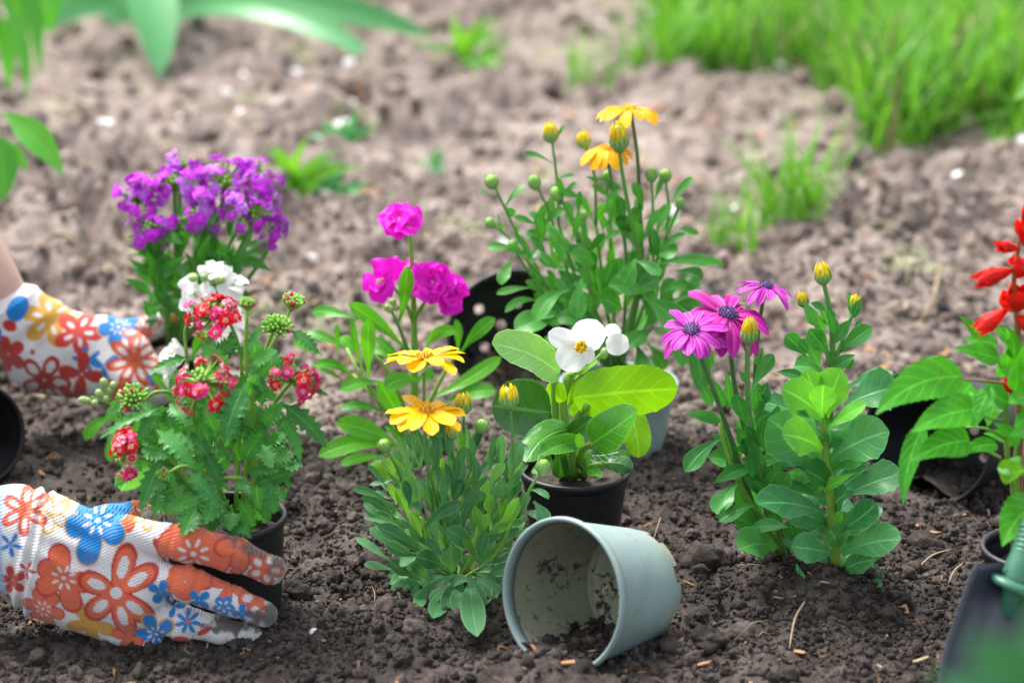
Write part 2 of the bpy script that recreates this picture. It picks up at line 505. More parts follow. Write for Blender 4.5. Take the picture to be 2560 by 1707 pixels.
M['lf_orange'] = leaf_mat('leaf_orange_daisy', (0.0271, 0.1781, 0.0225), (0.0768, 0.3205, 0.0393), rib=.35, edge=.35, tr=.3)
M['lf_osteo'] = leaf_mat('leaf_osteo', (0.0241, 0.1749, 0.0312), (0.0645, 0.2915, 0.0507), rib=.45, edge=.25, tr=.32, rough=.36, spec=.36)
M['lf_big'] = leaf_mat('leaf_broad', (.030, .175, .058), (.078, .30, .10), rib=.55, veins=.18, vk=5, edge=.25, tr=.33, rough=.36, spec=.36)
M['lf_big_top'] = leaf_mat('leaf_broad_young', (0.0921, 0.3633, 0.0382), (0.1305, 0.444, 0.0478), rib=.5, veins=.1, vk=5, edge=.2, tr=.38, rough=.42)
M['lf_salvia'] = leaf_mat('leaf_salvia', (0.0307, 0.2321, 0.0105), (0.0729, 0.3834, 0.0191), rib=.5, veins=.32, vk=6, tr=.4, rough=.38)
M['lf_purple'] = leaf_mat('leaf_dark_verbena', (0.0217, 0.1484, 0.0168), (0.0587, 0.2612, 0.0337), rib=.35, tr=.3)
M['lf_strap'] = leaf_mat('leaf_strap', (.075, .30, .10), (.12, .37, .14), rib=.1, tr=.3, rough=.4, spec=.4, tcol=(1.1, 1.2, .8))
M['lf_hang'] = leaf_mat('leaf_hanging', (0.063, 0.3024, 0.0432), (0.105, 0.4032, 0.0504), rib=.3, tr=.4)
M['grass'] = leaf_mat('grass_blade', (.06, .25, .012), (.17, .44, .045), rib=.0, tr=.34, rough=.42)
M['grass_dk'] = leaf_mat('grass_blade_dark', (.025, .12, .008), (.07, .24, .02), rib=.0, tr=.3, rough=.45)
M['lf_near'] = leaf_mat('leaf_near', (.03, .15, .06), (.05, .20, .08), rib=.2, tr=.25)
M['stem'] = plain_mat('stem_green', (.10, .26, .05), .5, .35, .3, 60)
M['stem_lt'] = plain_mat('stem_lime', (.22, .42, .06), .45, .4, .25, 40, tr=.2)
M['stem_dk'] = plain_mat('stem_dark', (.07, .15, .045), .55, .3, .3, 60)
M['stem_red'] = plain_mat('stem_red', (.32, .10, .05), .5, .3, .3, 60, c2=(.25, .2, .06))
M['bud'] = plain_mat('bud_green', (.21, .42, .06), .5, .3, .35, 300, .5, .001)
M['sepal'] = plain_mat('sepal_pale', (.22, .40, .13), .5, .3, .25, 100)
M['bud_pale'] = plain_mat('bud_pale', (.38, .52, .20), .5, .3, .3, 200)
# flowers
M['pt_yellow'] = petal_mat('petal_yellow', (.88, .40, .0), (.94, .57, .0), (.95, .64, .006), .35, stripes=(.88, .46, .0), sf=4, rnd=.2)
M['pt_orange'] = petal_mat('petal_orange', (.84, .34, .0), (.93, .50, .0), (.92, .47, .003), .35, stripes=(.84, .38, .0), sf=4, rnd=.2)
M['pt_budyel'] = petal_mat('petal_bud', (.45, .50, .02), (.80, .62, .01), (.88, .56, .01), .3, edge=(.50, .26, .02))
M['disc_dark'] = plain_mat('disc_dark', (.10, .035, .01), .7, .2, .5, 400, c2=(.75, .40, .02))
M['disc_orange'] = plain_mat('disc_orange', (.80, .34, .01), .7, .2, .4, 400)
M['pt_osteo'] = petal_mat('petal_magenta_striped', (.30, .005, .25), (.43, .011, .35), (.42, .010, .35), .3, stripes=(.62, .15, .54), sf=3)
M['pt_osteo2'] = petal_mat('petal_magenta_deep', (.25, .002, .13), (.40, .003, .23), (.44, .005, .28), .3, stripes=(.56, .06, .40), sf=2)
M['disc_purple'] = plain_mat('disc_purple', (.045, .02, .10), .6, .3, .5, 500, .8, .002, c2=(.16, .10, .30))
M['pt_pink'] = petal_mat('petal_hot_pink', (.80, .02, .42), (.84, .008, .56), (.80, .006, .60), .3, rnd=.18)
M['pt_white'] = petal_mat('petal_white', (.70, .78, .45), (.84, .84, .80), (.86, .86, .84), .35, rnd=.05)
M['pt_white_b'] = petal_mat('petal_white_glossy', (.82, .82, .76), (.85, .85, .83), (.86, .86, .85), .35, sf=2.5, rough=.45, rnd=.03)
M['stamen'] = plain_mat('stamen_yellow', (.85, .48, .01), .6, .2)
M['pt_red'] = petal_mat('petal_crimson', (.85, .75, .55), (.74, .004, .025), (.64, .003, .028), .25)
M['pt_rose'] = petal_mat('petal_rose', (.85, .70, .65), (.76, .012, .15), (.80, .03, .24), .3)
M['pt_bicol'] = petal_mat('petal_red_white', (.62, .01, .03), (.75, .02, .08), (.84, .55, .62), .3)
M['pt_violet'] = petal_mat('petal_violet', (.50, .20, .62), (.52, .012, .60), (.55, .024, .68), .3, rnd=.2)
M['pt_lilac'] = petal_mat('petal_lilac', (.62, .40, .75), (.52, .10, .70), (.56, .17, .76), .3, rnd=.2)
M['pt_scarlet'] = petal_mat('petal_scarlet', (.62, .012, .006), (.78, .014, .008), (.80, .02, .012), .3)
# ------------------------------------------------------------------ ground
def gp(px, py):
    return PZ(px, py, 0.0)
def mound(px, py, r, h):
    p = gp(px, py); MOUNDS.append((p[0], p[1], r, h))
mound(1400, 1715, .05, .013); mound(1310, 1690, .035, .013)       # earth heaped at the lip of the fallen pot
mound(1150, 1455, .05, .008); mound(2070, 1470, .06, .018)
mound(2330, 1270, .06, .008); mound(230, 1660, .07, .004); mound(1850, 1660, .10, .008)
mound(620, 1640, .05, -.004); mound(330, 1060, .10, -.006); mound(200, 420, .25, .03); mound(2330, 330, .25, .03)

def build_ground():
    ys = np.concatenate([np.linspace(-4, 1.25, 40)[:-1], np.geomspace(1.25, 9.0, 640), np.geomspace(9.0, 260.0, 60)[1:]])
    nu = 821
    u = np.linspace(-1, 1, nu)
    s = np.sign(u) * (.36 * np.abs(u) + .64 * np.abs(u) ** 3)
    hw = 1.0 + .55 * np.maximum(ys, 0) + np.clip(-ys, 0, 4)
    X = hw[:, None] * s[None, :]
    Y = np.repeat(ys[:, None], nu, 1)
    fade = np.clip((12 - Y) / 4, 0, 1)
    Z = height(X, Y) * fade
    v = np.stack([X, Y, Z], -1).reshape(-1, 3)
    n = len(ys)
    i = np.arange(n - 1)[:, None] * nu + np.arange(nu - 1)[None, :]
    f = np.stack([i, i + 1, i + nu + 1, i + nu], -1).reshape(-1, 4)
    me = bpy.data.meshes.new('ground')
    me.vertices.add(len(v)); me.vertices.foreach_set('co', v.ravel())
    me.loops.add(f.size); me.loops.foreach_set('vertex_index', f.ravel().astype(np.int32))
    me.polygons.add(len(f)); me.polygons.foreach_set('loop_start', np.arange(0, f.size, 4, dtype=np.int32))
    me.polygons.foreach_set('use_smooth', np.ones(len(f), dtype=bool))
    me.update(calc_edges=True)
    me.materials.append(M['soil'])
    o = link('ground', me)
    tag(o, kind='structure')
build_ground()

def soil_nodes(name, mat, variants=4, flat=.7):
    ng = bpy.data.node_groups.new(name, 'GeometryNodeTree')
    ng.interface.new_socket('Geometry', in_out='INPUT', socket_type='NodeSocketGeometry')
    ng.interface.new_socket('Geometry', in_out='OUTPUT', socket_type='NodeSocketGeometry')
    N = ng.nodes; L = ng.links
    gi = N.new('NodeGroupInput'); go = N.new('NodeGroupOutput')
    join = N.new('GeometryNodeJoinGeometry')
    for k in range(variants):
        ico = N.new('GeometryNodeMeshIcoSphere'); ico.inputs['Radius'].default_value = 1.0; ico.inputs['Subdivisions'].default_value = 3
        nz = N.new('ShaderNodeTexNoise'); nz.noise_dimensions = '4D'; nz.inputs['W'].default_value = k * 7.7
        nz.inputs['Scale'].default_value = 1.9; nz.inputs['Detail'].default_value = 4.0; nz.inputs['Roughness'].default_value = .7
        sub = N.new('ShaderNodeMath'); sub.operation = 'SUBTRACT'; sub.inputs[1].default_value = .5
        mul = N.new('ShaderNodeMath'); mul.operation = 'MULTIPLY'; mul.inputs[1].default_value = 2.1
        nor = N.new('GeometryNodeInputNormal'); vs = N.new('ShaderNodeVectorMath'); vs.operation = 'SCALE'
        setp = N.new('GeometryNodeSetPosition'); tr = N.new('GeometryNodeTransform')
        tr.inputs['Scale'].default_value = (1.0, .8 + .08 * k, flat)
        sm = N.new('GeometryNodeSetShadeSmooth'); smat = N.new('GeometryNodeSetMaterial'); smat.inputs['Material'].default_value = mat
        gti = N.new('GeometryNodeGeometryToInstance')
        L.new(nz.outputs[0], sub.inputs[0]); L.new(sub.outputs[0], mul.inputs[0])
        L.new(nor.outputs[0], vs.inputs[0]); L.new(mul.outputs[0], vs.inputs['Scale'])
        L.new(ico.outputs[0], setp.inputs['Geometry']); L.new(vs.outputs[0], setp.inputs['Offset'])
        L.new(setp.outputs[0], tr.inputs[0]); L.new(tr.outputs[0], sm.inputs[0]); L.new(sm.outputs[0], smat.inputs[0])
        L.new(smat.outputs[0], gti.inputs[0]); L.new(gti.outputs[0], join.inputs[0])
    m2p = N.new('GeometryNodeMeshToPoints'); iop = N.new('GeometryNodeInstanceOnPoints'); iop.inputs['Pick Instance'].default_value = True
    a1 = N.new('GeometryNodeInputNamedAttribute'); a1.data_type = 'FLOAT_VECTOR'; a1.inputs['Name'].default_value = 'rot'
    a2 = N.new('GeometryNodeInputNamedAttribute'); a2.data_type = 'FLOAT'; a2.inputs['Name'].default_value = 'sc'
    a3 = N.new('GeometryNodeInputNamedAttribute'); a3.data_type = 'INT'; a3.inputs['Name'].default_value = 'pick'
    L.new(gi.outputs[0], m2p.inputs[0]); L.new(m2p.outputs[0], iop.inputs['Points']); L.new(join.outputs[0], iop.inputs['Instance'])
    L.new(a1.outputs[0], iop.inputs['Rotation']); L.new(a2.outputs[0], iop.inputs['Scale']); L.new(a3.outputs[0], iop.inputs['Instance Index'])
    L.new(iop.outputs[0], go.inputs[0])
    return ng
def scatter(name, pts, sc, rot, ng, kind='stuff'):
    me = bpy.data.meshes.new(name)
    n = len(pts)
    me.vertices.add(n); me.vertices.foreach_set('co', np.asarray(pts).ravel())
    a = me.attributes.new('sc', 'FLOAT', 'POINT'); a.data.foreach_set('value', np.asarray(sc, dtype=np.float32))
    a = me.attributes.new('rot', 'FLOAT_VECTOR', 'POINT'); a.data.foreach_set('vector', np.asarray(rot, dtype=np.float32).ravel())
    a = me.attributes.new('pick', 'INT', 'POINT'); a.data.foreach_set('value', rng.integers(0, 4, n).astype(np.int32))
    me.materials.append(M['crumb'])
    o = link(name, me)
    md = o.modifiers.new('crumbs', 'NODES'); md.node_group = ng
    tag(o, kind=kind)
    return o
def frustum_xy(n, y0, y1, power, wide=.30):
    """random ground points, denser towards the camera"""
    t = rng.random(n)
    a = 1 - power
    Y = (y0 ** a + t * (y1 ** a - y0 ** a)) ** (1 / a) if abs(a) > 1e-6 else y0 * (y1 / y0) ** t
    X = (rng.random(n) * 2 - 1) * wide * Y
    return X, Y
ng_soil = soil_nodes('soil_crumbs', M['crumb'])
n = 95000
X, Y = frustum_xy(n, 1.40, 3.2, 2.2)
dens = fbm(X * 14, Y * 14, 3, 71)
keep = (dens + rng.random(n) * .5) > .0
X, Y = X[keep], Y[keep]; n = len(X)
sc = np.clip(rng.lognormal(math.log(.0014), .5, n), .0006, .008) * np.clip(Y / 1.9, .9, 1.6)
Z = height(X, Y) + sc * .25
o = scatter('soil_crumbs', np.stack([X, Y, Z], -1), sc, rng.random((n, 3)) * 6.28, ng_soil)
tag(o, 'fine dark soil crumbs strewn over the dug bed', 'soil')
n = 5200
X, Y = frustum_xy(n, 1.42, 6.0, 1.6)
sc = np.clip(rng.lognormal(math.log(.0034), .45, n), .002, .012) * np.clip((Y / 1.9) ** 1.1, .9, 2.2)
Z = height(X, Y) + sc * .2
o = scatter('soil_lumps', np.stack([X, Y, Z], -1), sc, rng.random((n, 3)) * 6.28, ng_soil)
tag(o, 'small rounded earth lumps lying all over the bed', 'soil')

n = 340
X, Y = frustum_xy(n, 1.42, 2.6, 1.2)
sc = rng.uniform(.006, .014, n) * np.clip(Y / 1.8, .9, 1.5)
o = scatter('soil_clods', np.stack([X, Y, height(X, Y) - sc * .25], -1), sc, np.stack([rng.normal(0, .3, n), rng.normal(0, .3, n), rng.random(n) * 6.28], -1), ng_soil)
tag(o, 'larger half buried clods in the dug soil', 'soil')

# wood chips, straw and leaf scraps too many to count
def debris():
    chips = MB(); straws = MB(); scraps = MB()
    n = 1200
    X, Y = frustum_xy(n, 1.42, 4.2, 1.8)
    Z = height(X, Y)
    for x, y, z in zip(X, Y, Z):
        k = min(2.2, y / 1.8)
        L = min(.0075, random.lognormvariate(math.log(.0028), .5)) * k; w = L * random.uniform(.18, .42); h = w * random.uniform(.25, .5)
        a = random.uniform(0, 6.28); b = random.gauss(0, .45); r = random.gauss(0, .6)
        Mx = Matrix.Rotation(a, 3, 'Z') @ Matrix.Rotation(b, 3, 'Y') @ Matrix.Rotation(r, 3, 'X')
        Mx = np.array(Mx)
        tp = random.uniform(.3, 1)
        v = np.array([(-L, -w, -h), (L, -w * tp, -h), (L * 1.2, w * tp * .6, -h), (-L * .8, w, -h), (-L, -w, h), (L, -w * tp, h), (L * 1.2, w * tp * .6, h), (-L * .8, w, h)])
        v = v @ Mx.T + np.array([x, y, z + .0012 + abs(math.sin(b)) * L * .5])
        chips.add(v, [(3, 2, 1, 0), (4, 5, 6, 7), (0, 1, 5, 4), (1, 2, 6, 5), (2, 3, 7, 6), (3, 0, 4, 7)], None, 0 if random.random() < .62 else (1 if random.random() < .6 else 2))
    X, Y = frustum_xy(1100, 2.3, 6.5, 1.0)                    # dry leaf litter on the undug part
    for x, y, z in zip(X, Y, height(X, Y)):
        L = random.uniform(.004, .013) * (y / 2.6) ** .5; w = L * random.uniform(.25, .6); a = random.uniform(0, 6.28)
        e = np.array([math.cos(a), math.sin(a), random.gauss(0, .25)]); f_ = np.array([-math.sin(a), math.cos(a), random.gauss(0, .35)])
        t = np.linspace(0, 1, 5)[:, None]
        cur = np.array([x, y, z + .004]) + e * L * 2 * (t - .5) + np.array([0, 0, 1.]) * L * .8 * (t - .5) ** 2
        blade(chips, cur, np.repeat(f_[None], 5, 0), np.interp(t[:, 0], *PROF['round']) * w, .2, .2, 1, mi=1 if random.random() < .7 else random.choice([0, 2]))
    o = link('wood_chips', chips.mesh('wood_chips', [M['wood'], M['straw'], M['bark']], smooth=False))
    tag(o, 'small orange brown wood chips sprinkled over the soil', 'wood chips', kind='stuff')
    n = 280
    X, Y = frustum_xy(n, 1.42, 4.5, 1.5)
    Z = height(X, Y)
    for x, y, z in zip(X, Y, Z):
        k = min(2.4, y / 1.8)
        L = random.lognormvariate(math.log(.010), .55) * k; a = random.uniform(0, 6.28); b = random.gauss(0, .3)
        d = np.array([math.cos(a), math.sin(a), 0]); s = np.array([-d[1], d[0], 0])
        p0 = np.array([x, y, z + .002]); c = random.gauss(0, .3) * L
        pts = [p0 - d * L, p0 + s * c + np.array([0, 0, abs(random.gauss(0, .25)) * L]), p0 + d * L]
        for q in (0, 2): pts[q][2] = float(height(pts[q][0], pts[q][1])) + .0012
        r = random.uniform(.00022, .00055) * k
        tube(straws, pts, [r, r * 1.2, r * .5], 5, 6, mi=0 if random.random() < .7 else 1)
    o = link('straw_scraps', straws.mesh('straw_scraps', [M['straw'], M['bark']]))
    tag(o, 'thin dry straw and rootlets scattered on the soil', 'straw', kind='stuff')
debris()
# ------------------------------------------------------------------ pots
def make_pot(label, mat, rim_c, axis, r_top, r_bot, h, soil=None, holes=5, group=None, notch=False, lip=.0042, sides=64, spin=0., stuff_in=None):
    """open plant pot; axis points from the base to the rim, rim_c is the centre of the rim"""
    ax = nrm(axis); rim_c = np.asarray(rim_c, float)
    base_c = rim_c - ax * h
    root = thing('plant_pot', base_c, label, 'pot', group)
    Mx = frame(ax, base_c)
    if spin:
        c, s = math.cos(spin), math.sin(spin)
        Rz = np.eye(4); Rz[0, 0] = c; Rz[0, 1] = -s; Rz[1, 0] = s; Rz[1, 1] = c
        Mx = Mx @ Rz
    th = .0011
    rad = lambda z: r_bot + (r_top - r_bot) * z / h
    zs = np.linspace(0, h - lip * 2.2, 9)
    wall = MB()
    pr = [(rad(z), z) for z in zs]
    pin = [(rad(z) - th, z) for z in zs[::-1]]
    skip = None
    if notch:
        nk = lambda i, k: (i == 0 or i == 16) and ((k % (sides // 8)) < 2)
        zs = np.concatenate([[0, .006], np.linspace(.012, h - lip * 2.2, 8)])
        pr = [(rad(z) + (.0 if z > .008 else -.0006), z) for z in zs]; pin = [(rad(z) - th, z) for z in zs[::-1]]
        m = len(pr) + len(pin) - 2
        skip = lambda i, k: (i == 0 or i == m) and ((k % (sides // 8)) < 3)
    lathe(wall, pr, sides, Mx, skip=skip)
    link('wall', wall.mesh('wall', mat, base_c), root)
    inner = MB(); pin[0] = (pin[0][0], h - lip * 2.2); m2 = len(pin) - 2
    lathe(inner, pin, sides, Mx, skip=(lambda i, k: i == m2 and (k % (sides // 8)) < 3) if notch else None)
    link('inner_wall', inner.mesh('inner_wall', M['greyblue_in'] if (mat is M['greyblue'] and not soil) else mat, base_c), root)
    rim = MB()
    rt = rad(h - lip * 2.2)
    prof = [(rt - .0003, h - lip * 2.2 - .0004), (rt + .0014, h - lip * 2.0), (r_top + .0022, h - lip * .9), (r_top + .0020, h - lip * .3), (r_top + .0008, h),
            (r_top - .0008, h - .0002), (r_top - .0020, h - lip * .5), (rt - .0014, h - lip * 2.2 - .0006), (rt - .0003, h - lip * 2.2 - .0004)]
    lathe(rim, prof, sides, Mx)
    link('rim', rim.mesh('rim', mat, base_c), root)
    # base: a disc with drainage holes, two embossed rings
    b = MB(); nr, ns = 22, 72
    zb = .006
    rr = np.linspace(.0005, r_bot - .0003, nr)
    hr = r_bot * .10
    hc = [(r_bot * .58 * math.cos(a), r_bot * .58 * math.sin(a)) for a in np.linspace(0, 2 * math.pi, holes, endpoint=False)] + [(0, 0)]
    v = []; 
    for r in rr:
        for k in range(ns):
            a = 2 * math.pi * k / ns
            z = zb + .0016 * math.exp(-((r - r_bot * .84) / (r_bot * .035)) ** 2) + .0016 * math.exp(-((r - r_bot * .33) / (r_bot * .03)) ** 2)
            v.append((r * math.cos(a), r * math.sin(a), z))
    v = np.array(v); f = []
    for i in range(nr - 1):
        for k in range(ns):
            q = (i * ns + k, i * ns + (k + 1) % ns, (i + 1) * ns + (k + 1) % ns, (i + 1) * ns + k)
            c = v[list(q)].mean(0)
            if any((c[0] - x) ** 2 + (c[1] - y) ** 2 < hr ** 2 for x, y in hc): continue
            f.append(q)
    b.add(v @ Mx[:3, :3].T + Mx[:3, 3], f)
    link('base', b.mesh('base', M['greyblue_in'] if (mat is M['greyblue'] and not soil) else mat, base_c), root)
    if soil:
        s = MB(); nr, ns = 12, 40; z0 = h - soil
        vv = []
        for r in np.linspace(0.0, rad(z0) - .0015, nr):
            for k in range(ns):
                a = 2 * math.pi * k / ns; x, y = r * math.cos(a), r * math.sin(a)
                vv.append((x, y, z0 + .007 * float(fbm(np.array(x * 90 + base_c[0] * 50), np.array(y * 90), 3, 5))))
        ff = [(i * ns + k, i * ns + (k + 1) % ns, (i + 1) * ns + (k + 1) % ns, (i + 1) * ns + k) for i in range(nr - 1) for k in range(ns)]
        s.add(np.array(vv) @ Mx[:3, :3].T + Mx[:3, 3], ff)
        link('potting_soil', s.mesh('potting_soil', M['soil'], base_c), root)
    return root, Mx, base_c

UPZ = np.array([0, 0, 1.0])
def standing(label, mat, px, py_rim, py_base, rw_px, bw_px, soil=.012, **kw):
    """pot standing on the ground: base centre at py_base on the ground, rim centre at py_rim"""
    g = gp(px, py_base)
    rim = P(px, py_rim, g[1])
    u = mpp(rim)
    h = rim[2]
    return make_pot(label, mat, (g[0], g[1], rim[2]), UPZ, rw_px * .5 * u, bw_px * .5 * mpp(g), h + .004, soil=soil, **kw)

# red verbena's pot, the begonia's pot, the salvia's pot, the back pots
POT_V = standing('black plastic pot of the red and white flowers gripped by the near glove', M['black'], 570, 1283, 1520, 300, 264, soil=.016)
POT_B = standing('black plastic pot holding the white flowered glossy plant', M['black'], 1436, 1168, 1345, 268, 215, soil=.012)
POT_S = standing('black plastic pot with soil under the red flowered plant at the right', M['black'], 2580, 1365, 1600, 276, 212, soil=.022)
POT_O = standing('pale grey blue pot standing behind the white flowered plant', M['greyblue'], 1545, 950, 1110, 290, 220, soil=.012, notch=True)
POT_P = standing('black plastic pot of the violet flowers held by the far glove', M['black'], 440, 868, 1040, 225, 180, soil=.012)

# fallen pots
def lying(label, mat, px, py, zc, yaw, tilt, rt, rb, h, **kw):
    c = PZ(px, py, zc)
    ax = np.array([math.sin(yaw) * math.cos(tilt), -math.cos(yaw) * math.cos(tilt), math.sin(tilt)])
    return make_pot(label, mat, c, ax, rt, rb, h, **kw)
POT_G = lying('empty grey blue pot lying on its side in the foreground', M['greyblue'], 1401, 1490, .050, R(-43), R(13), .0585, .0455, .092, notch=True, holes=6, spin=.35)
POT_K = lying('empty black pot lying on its side behind the pink flower', M['black'], 1287, 842, .055, R(9), R(10), .0665, .050, .10, holes=4, spin=.9)
POT_R = lying('empty black pot lying on its side behind the broad leaved plant', M['black'], 2318, 1092, .052, R(-38), R(12), .0625, .047, .10, holes=6)
POT_L = lying('black pot lying on its side at the left edge above the near glove', M['black'], -62, 1090, .044, R(35), R(10), .047, .036, .075, holes=6)

# earth washed into the fallen pots
def pot_fill(pot, r, depth, zlow):
    root, Mx, bc = pot
    s = MB(); n = 16
    vv = []; ff = []
    down = nrm(np.array([0, 0, -1.0]) - Mx[:3, 2] * (-Mx[2, 2])); side = np.cross(down, Mx[:3, 2])
    for i in range(n):
        for j in range(n):
            a = (j / (n - 1) - .5) * 2; t = i / (n - 1)
            rr = (r[0] * (1 - t) + r[1] * t) - .0018
            half = .62 - .30 * t
            th = a * half
            hgt = rr - zlow * (1 - .55 * t) * (1 - (a * a)) + .004 * float(fbm(np.array(a * 5.), np.array(t * 9.), 3, 8)) * (1 - a * a)
            p = bc + Mx[:3, 2] * (depth[0] * (1 - t) + depth[1] * t) + down * math.cos(th) * hgt + side * math.sin(th) * hgt
            vv.append(p)
    ff = [(i * n + j, i * n + j + 1, (i + 1) * n + j + 1, (i + 1) * n + j) for i in range(n - 1) for j in range(n - 1)]
    s.add(vv, ff)
    link('spilled_soil', s.mesh('spilled_soil', M['soil'], bc), root)
pot_fill(POT_G, (.0585, .049), (.091, .02), .012)
pot_fill(POT_K, (.0665, .053), (.098, .02), .012)
pot_fill(POT_R, (.0625, .05), (.098, .02), .022)
# ------------------------------------------------------------------ plant kit
def ZR(x0, y0, k):
    return lambda x, y: (x0 + x / k, y0 + y / k)
class Plant:
    def __init__(s, name, label, cat, base, Z, k, group=None, Y=None, z=0.0):
        """base: photo pixel of the foot; Z maps the sketch coordinates used below to photo pixels, k sketch units per pixel"""
        g = PZ(base[0], base[1], z)
        if Y is not None:
            g = P(base[0], base[1], Y)
        s.Y0 = g[1]; s.Z = Z; s.k = k
        s.root = thing(name, g, label, cat, group)
        s.O = np.array(g)
        s.u = mpp(g) / k                  # metres per sketch unit
    def p(s, x, y, d=0.0):
        px, py = s.Z(x, y)
        return P(px, py, s.Y0 + d)
    def part(s, name, mb, mats, parent=None, smooth=True):
        return link(name, mb.mesh(name, mats, s.O, smooth), parent or s.root)
    def stem(s, pts, r0, r1, mat, d=None, name='stem', sides=8, wob=0.):
        """pts: (x, y[, d]) sketch points"""
        q = [s.p(*a) for a in pts]
        if wob:
            q = [a + np.array([random.gauss(0, wob), random.gauss(0, wob), 0]) * (1 if 0 < i < len(q) - 1 else 0) for i, a in enumerate(q)]
        mb = MB(); tube(mb, q, [r0 * s.u, r1 * s.u], sides)
        o = s.part(name, mb, mat)
        return q
    def leaf3(s, b, t, w, prof='spat', mat=None, bend=0.0, arch=0.0, roll=0.4, fold=.15, ripple=.05, nl=14, nw=2, serr=0, sd=0., lobes=0, ld=0., name='leaf', parent=None, twist=0., cup=0., mb=None):
        b = np.asarray(b, float); t = np.asarray(t, float)
        c = t - b; L = np.linalg.norm(c)
        view = nrm((b + t) / 2 - CAMP); n0 = -view
        side = nrm(np.cross(c, n0))
        face = nrm(np.cross(side, c))
        if np.dot(face, n0) < 0: face = -face
        up = side if (side[2] > 0 or (abs(side[2]) < .15 and side[0] > 0)) else -side
        m = (b + t) / 2 + up * bend * L + face * arch * L
        s_ = np.linspace(0, 1, nl)[:, None]
        cur = b * (1 - s_) ** 2 + m * 2 * s_ * (1 - s_) + t * s_ ** 2
        sg = 1.0 if side[2] > 0 else -1.0
        T = nrm(np.gradient(cur, axis=0))
        Wd = np.zeros_like(cur)
        for i in range(nl):
            r = roll + twist * (i / (nl - 1) - .4)
            sd_ = nrm(np.cross(T[i], n0))
            if np.dot(sd_, side) < 0: sd_ = -sd_
            Wd[i] = math.cos(r) * sd_ + math.sin(r) * sg * view
        hw = np.interp(np.linspace(0, 1, nl), *PROF[prof]) * (w * .5) / max(.35, math.cos(roll))
        own = mb is None
        mb = mb or MB()
        blade(mb, cur, Wd, hw, fold, ripple, nw, serr, sd, lobes, ld, cup=cup)
        if own: return s.part(name, mb, mat, parent)
    def leaf(s, a, mat, prof='spat', **kw):
        """a = (bx, by, tx, ty, w[, d0, d1[, bend[, roll]]])"""
        bx, by, tx, ty, w = a[:5]
        L = math.hypot(tx - bx, ty - by) * s.u
        d0 = a[5] if len(a) > 5 and a[5] is not None else 0.0
        d1 = a[6] if len(a) > 6 and a[6] is not None else d0 + random.uniform(-.45, .2) * L
        if len(a) > 7 and a[7] is not None: kw['bend'] = a[7]
        elif 'bend' not in kw: kw['bend'] = random.uniform(.02, .14)
        if len(a) > 8 and a[8] is not None: kw['roll'] = a[8]
        elif 'roll' not in kw:
            hor = abs(tx - bx) / (abs(tx - bx) + abs(ty - by) + 1e-6)
            kw['roll'] = random.uniform(.2, .75) if hor > .45 else random.uniform(-.45, .55)
        kw.setdefault('arch', random.uniform(.0, .15)); kw.setdefault('twist', random.gauss(0, .45))
        B, T = s.p(bx, by, d0), s.p(tx, ty, d1)
        if T[2] < .010: T = PZ(*s.Z(tx, ty), .010)      # a leaf that reaches the ground lies on it
        return s.leaf3(B, T, w * s.u, prof, mat, **kw)
    def bush(s, n, foot, cen, rad, length, width, mats, prof='spat', depth=.05, outward=1.0, jit=.45, **kw):
        """random leaves filling an ellipse, growing outwards from the foot"""
        for i in range(n):
            a = random.uniform(0, 6.283); r = math.sqrt(random.random())
            x = cen[0] + rad[0] * r * math.cos(a); y = cen[1] + rad[1] * r * math.sin(a)
            dmax = depth * math.sqrt(max(0.05, 1 - r * r * .8))
            d = random.uniform(-dmax, dmax)
            vx, vy = x - foot[0], y - foot[1]
            ang = math.atan2(vy, vx) + random.gauss(0, jit)
            L = random.uniform(*length); w = random.uniform(*width)
            tx, ty = x + L * math.cos(ang), y + L * math.sin(ang)
            s.leaf((x, y, tx, ty, w, d, d + random.uniform(-.5, .5) * L * s.u), random.choice(mats), prof, **kw)
    # ---- flowers
    def daisy(s, c, n, Rm, npet, w, pmat, dmat, rise=.1, droop=.25, dr=.2, prof='petal', jit=.12, dome=.5, back=True, ripple=.08, fold=-.12, cupmat=None, seeds=26):
        n = nrm(n); Fm = frame(n, c); ex, ey = Fm[:3, 0], Fm[:3, 1]
        hd = MB()
        prf = [(dr * Rm * math.cos(a), dr * Rm * dome * math.sin(a)) for a in np.linspace(0, math.pi / 2 - .02, 6)]
        lathe(hd, prf, 18, Fm)
        for i in range(seeds):                                   # stamens standing on the disc
            a = i * 2.399; r = dr * Rm * math.sqrt((i + .5) / seeds) * 1.0
            b0 = c + (ex * math.cos(a) + ey * math.sin(a)) * r + n * dr * Rm * dome * .75 * math.sqrt(max(0, 1 - (r / (dr * Rm)) ** 2))
            tube(hd, [b0, b0 + n * dr * Rm * .42 + (ex * math.cos(a) + ey * math.sin(a)) * dr * Rm * .15], [dr * Rm * .07, dr * Rm * .09], 5, 3, mi=0 if i % 3 else 1)
        if back:
            lathe(hd, [(dr * Rm * .25, -dr * Rm * 1.0), (dr * Rm * .75, -dr * Rm * .75), (dr * Rm * 1.0, -dr * Rm * .2), (dr * Rm * .9, 0)], 14, Fm, mi=2)
        head = s.part('flower_head', hd, [dmat, M['stamen'] if dmat is not M['disc_purple'] else dmat, cupmat or M['bud']])
